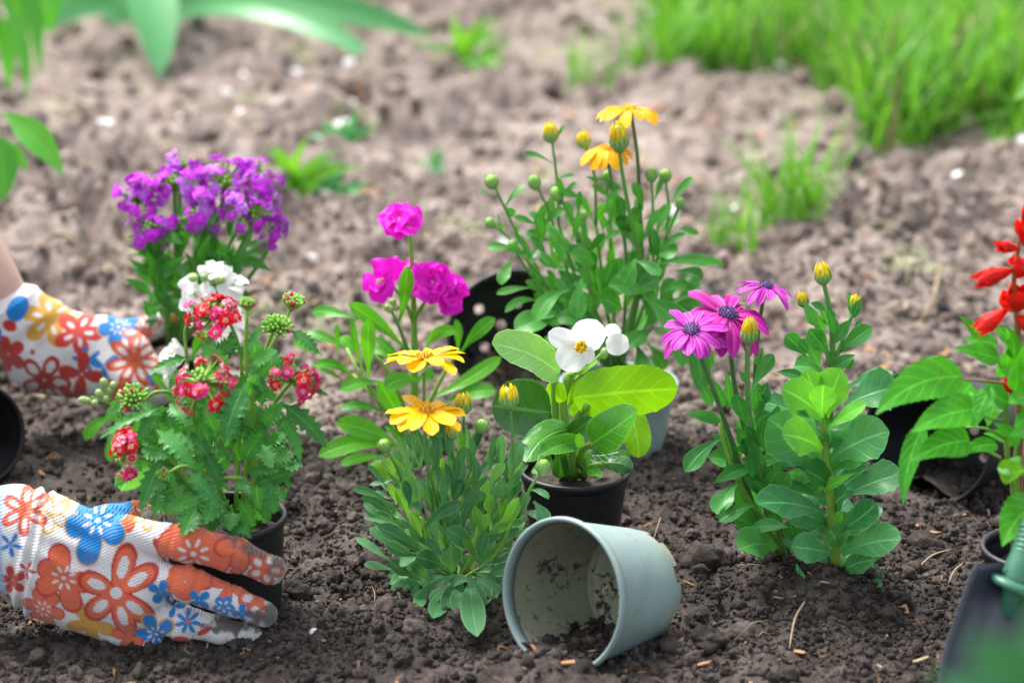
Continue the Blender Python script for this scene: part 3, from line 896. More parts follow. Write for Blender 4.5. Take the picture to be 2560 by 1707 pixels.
        for i in range(npet):
            a = 2 * math.pi * (i + random.uniform(-.25, .25)) / npet
            e = ex * math.cos(a) + ey * math.sin(a); tn = np.cross(n, e)
            L = Rm * random.uniform(.9, 1.04); r0 = dr * Rm * .75
            t = np.linspace(0, 1, 9)[:, None]
            ri = rise + random.gauss(0, jit * .5); dp = droop + random.gauss(0, jit * .6)
            cur = c + n * Rm * (.022 if i % 2 else -.012) + e * (r0 + (L - r0) * (t - .12 * max(0, dp) * t ** 3)) + n * Rm * (ri * t - dp * t ** 2) + tn * (random.gauss(0, .04) * Rm * t ** 2)
            Wd = np.repeat((tn + n * random.gauss(0, .14))[None], 9, 0)
            hw = np.interp(np.linspace(0, 1, 9), *PROF[prof]) * w * .5 * Rm * random.uniform(.9, 1.08)
            mb = MB(); blade(mb, cur, Wd, hw, fold, ripple, 2)
            s.part('petal', mb, pmat if not isinstance(pmat, list) else random.choice(pmat), head)
        return head
    def bud(s, c, ax, r, h, green=None, petal=None, open_=.0, npet=9, name='bud'):
        """closed flower: green sepals around furled petals; c is the foot of the bud"""
        ax = nrm(ax); Fm = frame(ax, c)
        ex, ey = Fm[:3, 0], Fm[:3, 1]
        mb = MB()
        lathe(mb, [(r * .18, -.05 * h), (r * .55, .02 * h), (r * .9, .18 * h), (r * 1.0, .38 * h), (r * .92, .58 * h), (r * .7, .75 * h), (r * .3, .86 * h), (.0002, .9 * h)], 14, Fm, mi=0)
        for k in range(12):                                      # sepals
            a = 2 * math.pi * k / 12 + .1
            e = ex * math.cos(a) + ey * math.sin(a); tn = np.cross(ax, e)
            t = np.linspace(0, 1, 6)[:, None]
            top = random.uniform(.55, .72) if petal is not None else random.uniform(.7, .98)
            cur = c + e * r * (np.interp(t, [0, .3, .6, 1], [.35, 1.0, 1.06, .86 + open_])) + ax * h * top * t
            cur = cur + e * r * .05
            blade(mb, cur, np.repeat(tn[None], 6, 0), np.interp(t[:, 0], [0, .4, 1], [.2, .24, .03]) * r, -.3, 0, 1, mi=2)
        if petal is not None:
            for k in range(npet):
                a = 2 * math.pi * k / npet + random.uniform(-.2, .2)
                e = ex * math.cos(a) + ey * math.sin(a); tn = np.cross(ax, e)
                t = np.linspace(0, 1, 6)[:, None]
                cur = c + e * r * (np.interp(t, [0, .3, .55, .8, 1], [.6, 1.0, 1.0, .82 + open_, .5 + 1.6 * open_])) + ax * h * (.15 + random.uniform(.74, .9) * t)
                blade(mb, cur, np.repeat(tn[None], 6, 0), np.interp(t[:, 0], [0, .5, 1], [.35, .40, .12]) * r, -.25, 0, 1, mi=1)
        return s.part(name, mb, [green or M['bud'], petal or M['bud'], M['sepal'] if green is not M['bud_pale'] else green])
    def rosette(s, c, n, Rm, mat, rings, ripple=.5, name='flower_head', heart=None, prof='fan', cmat=None):
        """double ruffled flower: rings of (count, reach, rise, width)"""
        n = nrm(n); Fm = frame(n, c); ex, ey = Fm[:3, 0], Fm[:3, 1]
        hd = MB(); lathe(hd, [(.03 * Rm, -.35 * Rm), (.16 * Rm, -.25 * Rm), (.2 * Rm, 0), (.1 * Rm, .12 * Rm), (.001 * Rm, .15 * Rm)], 10, Fm)
        head = s.part(name, hd, cmat or M['bud_pale'])
        for cnt, reach, rise, wd in rings:
            ph = random.uniform(0, 6.28)
            for i in range(cnt):
                a = ph + 2 * math.pi * (i + random.uniform(-.25, .25)) / cnt
                e = ex * math.cos(a) + ey * math.sin(a); tn = np.cross(n, e)
                L = Rm * reach * random.uniform(.85, 1.1); rs = rise + random.gauss(0, .12)
                t = np.linspace(0, 1, 9)[:, None]
                cur = c + e * L * (t * math.cos(rs)) + n * (L * math.sin(rs) * t - .18 * Rm * t ** 2) + tn * random.gauss(0, .08) * L * t ** 2
                Wd = np.repeat((tn + n * random.gauss(0, .35))[None], 9, 0)
                hw = np.interp(np.linspace(0, 1, 9), *PROF[prof]) * wd * .5 * L
                mb = MB(); blade(mb, cur, Wd, hw, random.uniform(-.1, .3), ripple, 3)
                s.part('petal', mb, mat if not isinstance(mat, list) else random.choice(mat), head)
        return head
    def verbena(s, c, ax, Rm, dirs, mats, fsize, nbud=18, budspread=.9, name='flower_head', budlen=.62, stalk=None):
        """flat-topped head: green tubes from one point, each ending in a five petalled floret or a bud"""
        ax = nrm(ax); Fm = frame(ax, c); ex, ey = Fm[:3, 0], Fm[:3, 1]
        hd = MB(); fl = []
        for (az, el, rr) in dirs:
            d = nrm((ex * math.cos(az) + ey * math.sin(az)) * math.cos(el) + ax * math.sin(el))
            tip = c + d * Rm * rr
            mid = c + d * Rm * rr * .5 + ax * Rm * .06
            tube(hd, [c, mid, tip], [.035 * Rm, .05 * Rm, .035 * Rm], 6, 6, mi=0)
            fl.append((tip, d))
        for i in range(nbud):
            a = i * 2.399 + random.random() * .3; el = math.pi / 2 - budspread * math.sqrt((i + .5) / nbud)
            d = nrm((ex * math.cos(a) + ey * math.sin(a)) * math.cos(el) + ax * math.sin(el))
            L = Rm * budlen * random.uniform(.85, 1.1)
            tube(hd, [c, c + d * L * .6, c + d * L * .9, c + d * L], [.03 * Rm, .06 * Rm, .085 * Rm, .03 * Rm], 6, 7, mi=1 if random.random() < .95 else 2)
        head = s.part(name, hd, [M['bud'], M['bud'], mats[0]])
        for tip, d in fl:
            me = random.choice(FLORETS[random.choice(mats).name])
            o = link('floret', me, head)
            Fq = frame(nrm(d + rng.normal(0, .22, 3)), tip - s.O); a = random.uniform(0, 6.28)
            Rz = np.eye(4); Rz[0, 0] = math.cos(a); Rz[0, 1] = -math.sin(a); Rz[1, 0] = math.sin(a); Rz[1, 1] = math.cos(a)
            k = fsize * random.uniform(.82, 1.15)
            o.matrix_local = Matrix((Fq @ Rz @ np.diag([k, k, k, 1])).tolist())
        return head
def floret_mesh(mat):
    mb = MB()
    for i in range(5):
        a = 2 * math.pi * (i + random.uniform(-.1, .1)) / 5
        e = np.array([math.cos(a), math.sin(a), 0]); tn = np.array([-e[1], e[0], 0]); n = np.array([0, 0, 1.])
        t = np.linspace(0, 1, 6)[:, None]
        dp = random.uniform(.0, .45)
        cur = e * (.08 + .92 * t) + n * (.15 * t - dp * t ** 2)
        hw = np.interp(t[:, 0], [0, .35, .7, .9, 1], [.1, .3, .46, .46, .34])
        b = MB(); blade(b, cur, np.repeat((tn + n * random.gauss(0, .2))[None], 6, 0), hw, .2, .25, 2)
        v = b.v[0].reshape(6, 5, 3); v[5, 2] -= e * .16                       # notch
        mb.add(v.reshape(-1, 3), b.f, b.uv[0])
    tube(mb, [np.array([0, 0, -.9]), np.array([0, 0, -.3]), np.array([0, 0, .06])], [.07, .08, .13], 6, 4)
    return mb.mesh('floret', mat)
FLORETS = {m.name: [floret_mesh(m) for _ in range(3)] for m in (M['pt_red'], M['pt_rose'], M['pt_bicol'], M['pt_violet'], M['pt_lilac'])}
CAMDIR = -FWD
# ------------------------------------------------------------------ yellow daisy plant in the foreground
Z = ZR(880, 850, 2.0365)
yd = Plant('yellow_daisy_plant', 'low bushy plant with two yellow daisies beside the fallen grey blue pot', 'flower', (1140, 1462), Z, 2.0365)
G1, G2 = M['lf_yellow'], M['lf_yellow_lt']
# flowering stems
yd.stem([(420, 900), (392, 700, -.01), (372, 480, -.01), (366, 170, 0)], 9, 8, M['stem'])
yd.stem([(470, 1000), (420, 780, -.03), (372, 560, -.04), (376, 395, -.035)], 9, 8, M['stem'])
yd.daisy(yd.p(368, 92, 0), (-.05, .10, 1), 212 * yd.u, 13, .42, M['pt_yellow'], M['disc_dark'], rise=.14, droop=.22, dr=.2, jit=.18, fold=-.22)
yd.daisy(yd.p(378, 368, -.035), (.05, .04, 1), 208 * yd.u, 14, .42, M['pt_yellow'], M['disc_dark'], rise=.10, droop=.20, dr=.2, jit=.2, fold=-.22)
for (pts, r, bx, by, rr, hh, op) in [
    ([(760, 800, -.01), (815, 560, -.02), (808, 350, -.02)], 8, 800, 345, 46, 118, .08),
    ([(560, 780, .01), (568, 560, .01), (568, 370, .01)], 9, 567, 372, 42, 108, .04),
    ([(525, 780, -.02), (515, 620, -.03), (512, 500, -.03)], 7, 512, 500, 38, 88, 0),
    ([(600, 700, 0), (612, 560, 0), (640, 480, 0)], 8, 650, 468, 36, 78, 0),
    ([(262, 740, -.02), (225, 640, -.03), (185, 575, -.03)], 8, 180, 568, 34, 78, 0),
    ([(845, 900, -.03), (900, 770, -.04), (955, 680, -.04)], 9, 955, 675, 34, 85, .05)]:
    q = yd.stem(pts, r, r * .8, M['stem'])
    ax = nrm(q[-1] - q[-2]) + np.array([0, 0, .2])
    yd.bud(yd.p(bx, by, pts[-1][2]), ax, rr * yd.u, hh * yd.u, M['bud'], M['pt_budyel'] if rr > 36 else None, op)
yl = [  # bx, by, tx, ty, w, d0, d1, bend, roll
 (605, 1215, 636, 1508, 120, -.03, -.075, -.03, .1), (505, 1268, 415, 1415, 88, -.03, -.06, .05, .4), (448, 1250, 588, 1225, 62, -.03, -.05, .08, .5),
 (480, 1165, 322, 1105, 100, -.035, -.06, .1, .2), (512, 1175, 500, 1050, 112, -.05, -.07, 0, .15), (628, 1090, 478, 958, 88, -.04, -.06, .1, .3),
 (655, 1140, 685, 975, 62, -.05, -.06, .12, .2), (372, 950, 562, 825, 58, -.03, -.05, .1, .4), (345, 1070, 132, 950, 88, -.03, -.04, .05, .4),
 (275, 945, 58, 905, 42, -.02, -.03, .05, .6), (328, 1095, 172, 1030, 62, -.045, -.06, -.12, .3), (200, 1130, 14, 1005, 42, 0, .01, .05, .7),
 (310, 1205, 190, 1130, 72, -.03, -.04, .0, .5), (390, 1230, 298, 1140, 62, -.03, -.05, .08, .3), (450, 1335, 295, 1215, 60, -.03, -.04, -.2, .3),
 (342, 885, 262, 700, 86, -.03, -.05, .03, .2), (425, 815, 425, 628, 68, -.02, -.03, 0, .1), (505, 855, 436, 770, 62, -.02, -.03, 0, .3),
 (512, 835, 562, 712, 72, -.03, -.04, .05, .2), (622, 910, 588, 775, 52, -.03, -.04, 0, .3), (655, 1150, 805, 1098, 52, -.03, -.03, .05, .5),
 (705, 1165, 800, 1040, 55, -.01, -.01, .1, .4), (800, 705, 862, 508, 84, -.02, -.02, .0, .2), (772, 665, 758, 478, 52, 0, 0, -.05, .2),
 (835, 805, 836, 688, 62, -.01, -.02, 0, .2), (925, 820, 985, 935, 72, -.03, -.04, .12, .3), (895, 765, 1002, 808, 34, -.03, -.04, .3, .4),
 (860, 880, 990, 915, 45, -.02, -.03, .2, .5), (215, 905, 45, 800, 55, 0, -.01, .15, .4), (255, 880, 90, 820, 46, .01, 0, .1, .5),
 (240, 690, 90, 735, 28, 0, 0, -.1, .6), (200, 620, 115, 605, 24, 0, 0, .05, .6), (190, 800, 115, 770, 24, 0, 0, .05, .6),
 (245, 560, 258, 490, 30, -.02, -.02, 0, .2), (230, 1000, 120, 880, 70, -.01, -.02, .1, .4), (450, 500, 395, 440, 36, .02, .02, 0, .3),
 (600, 720, 740, 610, 44, 0, 0, .1, .4), (640, 730, 770, 480, 26, .01, .02, .05, .5), (690, 620, 735, 545, 55, .01, 0, .05, .2),
 (560, 700, 480, 530, 36, .01, 0, .05, .3), (820, 620, 895, 535, 55, .01, .02, .05, .4), (860, 520, 965, 440, 30, .02, .03, .1, .5),
 (260, 820, 200, 750, 40, 0, 0, .05, .3), (300, 680, 270, 620, 50, 0, 0, .0, .2), (470, 720, 440, 590, 42, .02, .02, 0, .3),
 (620, 1180, 560, 1090, 44, -.02, -.03, .05, .3), (690, 1210, 790, 1180, 45, 0, .01, .1, .6), (760, 1010, 880, 925, 60, -.01, -.01, .1, .4),
 (720, 1060, 850, 960, 55, -.02, -.02, .05, .4), (355, 1350, 450, 1330, 36, -.04, -.05, -.1, .4), (210, 1170, 60, 1140, 44, 0, 0, .05, .7)]
for a in yl: yd.leaf(a, G1, 'spat', fold=random.uniform(.1, .3))
for a in [(722, 985, 848, 800, 62, -.05, -.07, -.12, .2), (692, 998, 815, 935, 56, -.05, -.06, .15, .3), (660, 990, 628, 840, 48, -.05, -.06, .0, .2), (672, 975, 690, 880, 46, -.06, -.065, 0, .1),
          (695, 890, 702, 782, 44, -.03, -.04, 0, .2), (640, 1140, 560, 1010, 40, -.05, -.06, .1, .2), (300, 905, 220, 760, 60, -.02, -.03, .05, .3), (355, 1000, 300, 870, 50, -.03, -.04, 0, .3)]:
    yd.leaf(a, G2, 'spat', fold=.3)
for (x, y, d) in [(320, 760, 0), (430, 740, -.01), (560, 760, .02), (650, 900, -.05), (350, 900, -.03), (740, 760, 0), (830, 880, -.03), (230, 900, 0), (500, 950, -.03)]:
    yd.stem([(540, 1230), ((540 + x) / 2 + (x - 540) * .15, (1230 + y) / 2 + 40, d), (x, y, d)], 11, 8, M['stem_lt'], wob=.001)
yd.bush(150, (540, 1330), (490, 880), (350, 330), (110, 190), (30, 52), [G1, G1, G1, G1, G1, G1, G1, G1, G1, G2], 'spat', .06, jit=.30)
yd.bush(44, (540, 1250), (520, 1120), (280, 110), (110, 170), (40, 66), [G1], 'spat', .055)

for a in [(560, 1200, 700, 1330, 74, -.03, None, .1, .3), (540, 1210, 330, 1330, 70, -.03, None, .1, .3), (560, 1220, 545, 1400, 84, -.03, None, .05, .2), (600, 1200, 780, 1270, 66, -.02, None, .12, .4), (500, 1200, 250, 1260, 66, -.02, None, .12, .4),
          (520, 1190, 400, 1300, 76, -.04, None, .1, .3), (590, 1190, 660, 1370, 70, -.04, None, .08, .3), (480, 1180, 180, 1200, 60, -.01, None, .12, .5), (620, 1180, 830, 1190, 60, -.01, None, .12, .5), (540, 1230, 470, 1380, 72, -.03, None, .05, .3)]:
    yd.leaf(a, G1, 'spat', fold=.2)
yd.bush(34, (540, 1130), (520, 1230), (230, 55), (90, 150), (44, 72), [G1], 'spat', .055, jit=.7)

# ------------------------------------------------------------------ red and white verbena
Z = ZR(200, 650, 2.24)
rv = Plant('red_verbena_plant', 'leafy plant with clustered crimson, pink and white florets in the gripped pot', 'flower', (570, 1300), Z, 2.24, Y=POT_V[2][1], )
V = M['lf_verb']
kw = dict(nl=44, nw=3, lobes=7, ld=.56, ripple=.12)
def vl(a, m=V, **k2):
    q = dict(kw); q.update(k2)
    rv.leaf(a, m, 'lobed', **q)
ST = M['stem_lt']
for pts, r0, r1 in [
    ([(935, 1440), (985, 1200, -.01), (968, 800, -.02), (930, 550, -.02), (938, 275, -.02)], 15, 10),
    ([(960, 1440), (1005, 1020, 0), (1085, 810, 0), (1195, 670, -.01)], 14, 10),
    ([(900, 1440), (975, 760, .01), (1050, 480, .01), (1105, 365, 0)], 12, 9),
    ([(1040, 540, .02), (1140, 360, .02), (1185, 260, .02)], 10, 8),
    ([(870, 1440), (905, 700, .02), (888, 480, .02), (830, 330, .01)], 12, 9),
    ([(780, 1440), (640, 900, .02), (600, 560, .02), (598, 360, .02), (740, 330, .01)], 12, 7),
    ([(930, 1440), (930, 1240, -.03), (780, 1215, -.045), (600, 1152, -.05), (515, 1180, -.055), (480, 1215, -.055)], 12, 8),
    ([(800, 1440), (520, 1130, -.02), (415, 920, -.03), (320, 800, -.03)], 13, 10),
    ([(760, 1440), (560, 820, -.01), (440, 738, -.02), (370, 780, -.02)], 11, 10),
    ([(850, 1440), (660, 960, -.03), (640, 820, -.045), (680, 700, -.045)], 12, 9),
    ([(760, 1440), (520, 1150, 0), (380, 1110, -.01), (250, 1090, -.01)], 11, 9),
    ([(780, 1440), (760, 700, .02), (740, 450, .02)], 11, 7)]:
    rv.stem(pts, r0, r1, ST)
mix = [M['pt_red'], M['pt_rose'], M['pt_rose'], M['pt_bicol'], M['pt_bicol'], M['pt_red']]
fs = 40 * rv.u
def dirs(lst):
    return [(R(a), R(e), r) for a, e, r in lst]
# azimuths are in the head's own frame; heads face up and towards the viewer
up_v = np.array([0, -.35, 1.0])
rv.verbena(rv.p(745, 330, .01), up_v, 165 * rv.u, [(random.uniform(0, 6.28), random.uniform(-.2, 1.1), random.uniform(.6, 1.1)) for _ in range(34)], mix, fs, 12, .7)
rv.verbena(rv.p(680, 690, -.045), (0, -.5, 1), 165 * rv.u, [(2 * math.pi * i / 38 + random.uniform(-.15, .15), random.uniform(-.8, .6), random.uniform(.7, 1.08)) for i in range(44)], mix, fs, 12, .6, budlen=.55)
rv.verbena(rv.p(1185, 680, -.01), (.35, -.3, 1), 150 * rv.u, [(random.uniform(0, 6.28), random.uniform(-.2, .9), random.uniform(.75, 1.05)) for _ in range(20)], [M['pt_rose'], M['pt_rose'], M['pt_red']], fs, 16, .8)
rv.verbena(rv.p(275, 1085, -.01), (-1, -.35, .1), 135 * rv.u, [(random.uniform(0, 6.28), random.uniform(-.1, .7), random.uniform(.75, 1.1)) for _ in range(30)], mix, fs, 10, .9)
for (x, y, d, ax, r, n) in [(940, 285, -.02, (0, -.1, 1), 88, 40), (1100, 400, 0, (.1, -.35, 1), 115, 60), (1180, 290, .02, (.25, -.05, 1), 125, 46), (305, 800, -.03, (-.35, -.45, .9), 125, 60), (738, 455, .02, (0, -.3, 1), 75, 30), (478, 1205, -.055, (-.1, -.6, .4), 68, 34)]:
    rv.verbena(rv.p(x, y, d), ax, r * rv.u, [], [M['pt_rose']], fs, n, 1.25 if n > 50 else .75, name='bud_head', budlen=.85)
for a in [(930, 685, 808, 1025, 150, -.05, -.08, .08, .1), (430, 950, 642, 1160, 140, -.06, -.08, .1, .2), (1130, 800, 1382, 1052, 135, -.02, -.03, .1, .2), (600, 1175, 795, 1395, 118, -.06, -.08, .05, .2),
          (690, 1065, 795, 1265, 110, -.05, -.06, .05, .2), (465, 1105, 338, 1405, 125, -.04, -.06, .05, .2), (505, 1190, 566, 1365, 48, -.06, -.065, -.05, .7), (445, 830, 105, 1002, 58, -.04, -.06, .1, .6),
          (500, 800, 610, 935, 110, -.03, -.05, .05, .3), (1020, 1030, 1075, 1168, 118, -.04, -.06, 0, .2), (1130, 855, 1235, 1132, 88, -.02, -.03, .08, .3), (1040, 500, 1135, 620, 80, -.02, -.03, .08, .3),
          (1180, 395, 1335, 522, 84, 0, -.01, .1, .4), (600, 540, 380, 645, 70, 0, -.02, .08, .5), (735, 440, 690, 570, 84, 0, -.02, 0, .2), (940, 630, 1052, 745, 84, -.03, -.04, .05, .4),
          (645, 1390, 575, 1545, 155, -.055, -.08, 0, .3), (850, 1410, 845, 1515, 130, -.05, -.07, 0, .3), (780, 1310, 690, 1480, 130, -.05, -.07, .0, .3), (350, 690, 140, 905, 88, -.03, -.04, .1, .4),
          (420, 870, 325, 1005, 90, -.04, -.05, .05, .3), (1140, 1170, 1168, 1295, 48, 0, 0, .05, .3), (985, 905, 870, 790, 44, -.03, -.03, -.1, .3), (930, 1200, 1120, 1180, 70, -.03, -.04, .1, .5),
          (660, 1320, 480, 1420, 120, -.04, -.06, .08, .4), (440, 1290, 420, 1430, 90, -.05, -.06, 0, .3), (880, 460, 760, 560, 70, .0, -.01, .1, .4), (1160, 690, 1395, 760, 50, 0, -.01, .08, .6),
          (1060, 860, 1190, 990, 80, .0, -.01, .05, .3), (870, 1240, 955, 1320, 90, -.05, -.07, .1, .4), (1060, 1230, 1090, 1420, 110, -.03, -.05, 0, .2), (560, 610, 500, 720, 70, 0, -.01, 0, .3),
          (1010, 360, 930, 500, 60, -.02, -.03, -.1, .3), (820, 1460, 960, 1560, 70, -.055, -.075, .1, .5), (1000, 1120, 1160, 1060, 66, .0, .01, .1, .5)]:
    vl(a)
for a in [(985, 1255, 1000, 1395, 88, -.05, -.065, .02, .2), (700, 1150, 820, 1110, 70, -.02, -.03, .1, .5), (900, 1130, 860, 1040, 80, 0, 0, .0, .3)]:
    vl(a, M['lf_stock'])
def vbush(n, foot, cen, rad, ln, wd, dep, mats=None, jit=.6):
    rv.bush(n, foot, cen, rad, ln, wd, mats or [V], 'lobed', dep, jit=jit, **kw)
vbush(74, (850, 1300), (780, 1130), (310, 290), (130, 220), (90, 150), .055)
vbush(44, (850, 1500), (860, 780), (270, 260), (120, 180), (70, 115), .045)
vbush(26, (700, 1200), (460, 1060), (160, 200), (120, 190), (75, 120), .045)
vbush(16, (870, 1250), (860, 1400), (210, 60), (90, 150), (80, 120), .05)
# ------------------------------------------------------------------ hot pink stock
Z = ZR(760, 470, 2.148)
ps = Plant('pink_stock_plant', 'tall plant with three ruffled hot pink blooms above long bright leaves', 'flower', (1032, 1165), Z, 2.148)
L = M['lf_stock']
ps.stem([(585, 1495), (592, 1150), (592, 820, 0), (588, 600, 0), (570, 215, 0)], 26, 11, M['stem_lt'])
ps.stem([(590, 700, 0), (630, 640, -.01), (690, 560, -.015)], 12, 9, M['stem_lt'])
ps.stem([(585, 720, 0), (540, 610, -.005), (470, 520, -.01)], 11, 8, M['stem_lt'])
ps.stem([(560, 880, -.01), (515, 760, -.015), (470, 660, -.015)], 12, 8, M['stem'])
rg3 = [(6, 1.0, .25, 1.05), (6, .85, .65, 1.0), (5, .62, 1.0, .95), (3, .4, 1.3, .9)]
ps.rosette(ps.p(512, 175, -.005), (-.1, -.55, .8), 118 * ps.u, M['pt_pink'], rg3, .35)
ps.rosette(ps.p(410, 500, -.02), (-.45, -.85, .35), 125 * ps.u, M['pt_pink'], [(5, 1.0, .2, .95), (3, .6, .8, .8)], .3)
ps.rosette(ps.p(520, 440, .0), (.1, -.5, .8), 90 * ps.u, M['pt_pink'], [(5, 1.0, .3, .95), (3, .6, .9, .8)], .35)
ps.rosette(ps.p(690, 510, -.02), (-.05, -.8, .5), 130 * ps.u, M['pt_pink'], rg3, .3)
ps.rosette(ps.p(775, 570, -.02), (.55, -.7, .25), 112 * ps.u, M['pt_pink'], rg3, .3)
for (x, y) in [(408, 620), (445, 640), (480, 610), (495, 640), (465, 650)]:
    ps.bud(ps.p(x, y + 20, -.015), (random.uniform(-.3, .3), -.2, 1), 17 * ps.u, 45 * ps.u, M['bud_pale'])
kw = dict(fold=.18, ripple=.06, nl=16)
for a in [(512, 720, 552, 418, 78, -.02, -.035, .06, .1), (545, 865, 238, 622, 78, -.01, -.03, .08, .5), (275, 700, 45, 662, 62, -.02, 0, .08, .6), (180, 900, 178, 728, 30, 0, 0, 0, .3),
          (345, 1020, 345, 700, 80, -.03, -.04, 0, .1), (325, 1010, 255, 690, 32, -.02, -.02, -.05, .4), (270, 1040, 40, 960, 56, 0, -.02, .38, .5), (650, 890, 832, 770, 60, 0, -.03, .35, .4),
          (822, 885, 815, 705, 52, .01, .02, .1, .3), (845, 880, 1028, 700, 78, -.01, -.02, .1, .3), (650, 1145, 1060, 905, 72, 0, .02, -.06, .5), (625, 1040, 435, 1075, 92, -.02, -.06, .2, .4),
          (510, 1390, 172, 1262, 105, -.03, -.06, .12, .5), (490, 1400, 78, 1440, 92, -.03, -.06, .22, .5), (435, 1440, 195, 1488, 62, -.04, -.06, .12, .5), (760, 1150, 1032, 1090, 88, 0, .0, .15, .5),
          (560, 1300, 400, 1035, 88, -.02, -.03, .0, .2), (400, 1040, 190, 1085, 66, -.03, -.05, .12, .5), (420, 1200, 190, 1190, 56, -.01, -.02, .22, .5), (600, 1040, 700, 1000, 70, .0, .02, .1, .3),
          (220, 1040, 80, 970, 26, 0, 0, .1, .5), (300, 900, 190, 800, 70, 0, .01, .1, .3), (540, 950, 380, 800, 55, 0, .01, .05, .4), (480, 930, 380, 860, 48, .01, .02, .1, .4),
          (600, 1300, 720, 1200, 60, .02, .03, .15, .4), (580, 1400, 430, 1280, 48, 0, -.01, .05, .5), (230, 860, 0, 780, 60, .01, .02, .12, .5), (100, 900, -60, 830, 50, .02, .02, .1, .5)]:
    ps.leaf(a, L, 'spat', **kw)
ps.leaf((560, 1520, 350, 1500, 110, -.03, -.05, .1, .2), M['lf_lime'], 'round', fold=-.5)
for p in [[(585, 1400), (400, 1150, -.02), (260, 1000, 0)], [(585, 1380), (320, 1030, -.02), (230, 860, 0)], [(590, 1300), (450, 980, 0), (300, 830, .01)], [(600, 1300), (750, 1000, 0), (835, 870, 0)]]:
    ps.stem(p, 13, 8, M['stem_lt'])

# ------------------------------------------------------------------ white stock behind the verbena
Z = ZR(200, 650, 2.24)
ws = Plant('white_stock_plant', 'white double flowers rising behind the crimson clustered plant', 'flower', (400, 1160), Z, 2.24)
ws.stem([(500, 1150), (640, 900), (700, 500), (745, 60)], 18, 9, M['stem_lt'])
ws.stem([(500, 1150), (540, 900), (540, 640), (530, 560, -.01)], 13, 9, M['stem_lt'])
wr = [(5, 1.0, .15, .95), (4, .65, .7, .85)]
ws.rosette(ws.p(740, 50, 0), (-.1, -.35, .9), 88 * ws.u, M['pt_white'], wr, .25)
ws.rosette(ws.p(850, 140, 0), (.5, -.7, .5), 92 * ws.u, M['pt_white'], [(6, 1.0, .25, 1.0), (5, .75, .75, .9), (3, .45, 1.1, .8)], .25)
ws.rosette(ws.p(650, 190, -.01), (-.45, -.85, .3), 112 * ws.u, M['pt_white'], wr, .15)
ws.rosette(ws.p(640, 270, -.01), (-.35, -.9, 0), 100 * ws.u, M['pt_white'], wr, .15)
ws.rosette(ws.p(850, 330, 0), (.5, -.8, .2), 90 * ws.u, M['pt_white'], wr, .2)
ws.rosette(ws.p(520, 530, -.01), (-.6, -.75, .4), 90 * ws.u, M['pt_white'], [(6, 1.0, .3, 1.0), (5, .8, .8, .9)], .2)
ws.rosette(ws.p(500, 650, -.01), (-.7, -.7, .1), 80 * ws.u, M['pt_white'], wr, .2)
ws.rosette(ws.p(840, 440, .01), (.3, -.8, .2), 70 * ws.u, M['pt_white'], wr, .2)
for (x, y, r) in [(640, 100, 26), (800, 110, 22), (770, 120, 18), (690, 100, 18)]:
    ws.bud(ws.p(x, y + 18, -.01), (random.uniform(-.4, .4), -.3, 1), r * ws.u, 52 * ws.u, M['bud_pale'], None)
# side shoot with a cluster of green buds, and trailing leaves
ws.stem([(430, 1050), (250, 870, -.01), (170, 780, -.02), (120, 700, -.02)], 12, 7, M['stem'])
ws.stem([(190, 820, -.01), (120, 790, -.02), (60, 765, -.02)], 8, 6, M['stem'])
for (x, y, ax, r, h) in [(135, 690, (0, -.2, 1), 22, 62), (60, 768, (-1, -.1, .15), 20, 78), (120, 740, (-.5, -.2, .7), 20, 50), (165, 730, (.1, -.3, 1), 22, 55), (180, 700, (.4, -.3, 1), 20, 55), (100, 780, (-.6, -.3, .2), 16, 42), (150, 770, (0, -.5, .8), 18, 45)]:
    ws.bud(ws.p(x, y + 20, -.025), ax, r * ws.u, h * ws.u, M['bud_pale'])
for a in [(220, 880, 30, 1010, 70, -.01, -.02, .35, .3), (200, 930, 170, 1130, 60, -.01, -.03, .1, .2), (300, 920, 150, 870, 44, 0, 0, .1, .4), (420, 1150, 230, 1290, 130, -.02, -.04, .12, .4),
          (480, 1160, 420, 1000, 80, -.01, -.01, 0, .3), (520, 1050, 360, 900, 70, 0, 0, .1, .4), (640, 860, 770, 560, 100, 0, -.01, .05, .2), (660, 760, 830, 560, 80, .01, .01, .05, .3),
          (600, 900, 480, 700, 70, 0, 0, .05, .3), (620, 560, 690, 400, 60, .02, .02, 0, .2), (560, 780, 400, 640, 60, .01, .01, .1, .4), (700, 600, 900, 480, 60, .02, .03, .1, .4),
          (450, 1170, 250, 1180, 80, 0, -.02, .1, .5), (560, 1120, 700, 1000, 70, .02, .03, .1, .4)]:
    ws.leaf(a, L, 'spat', **kw)

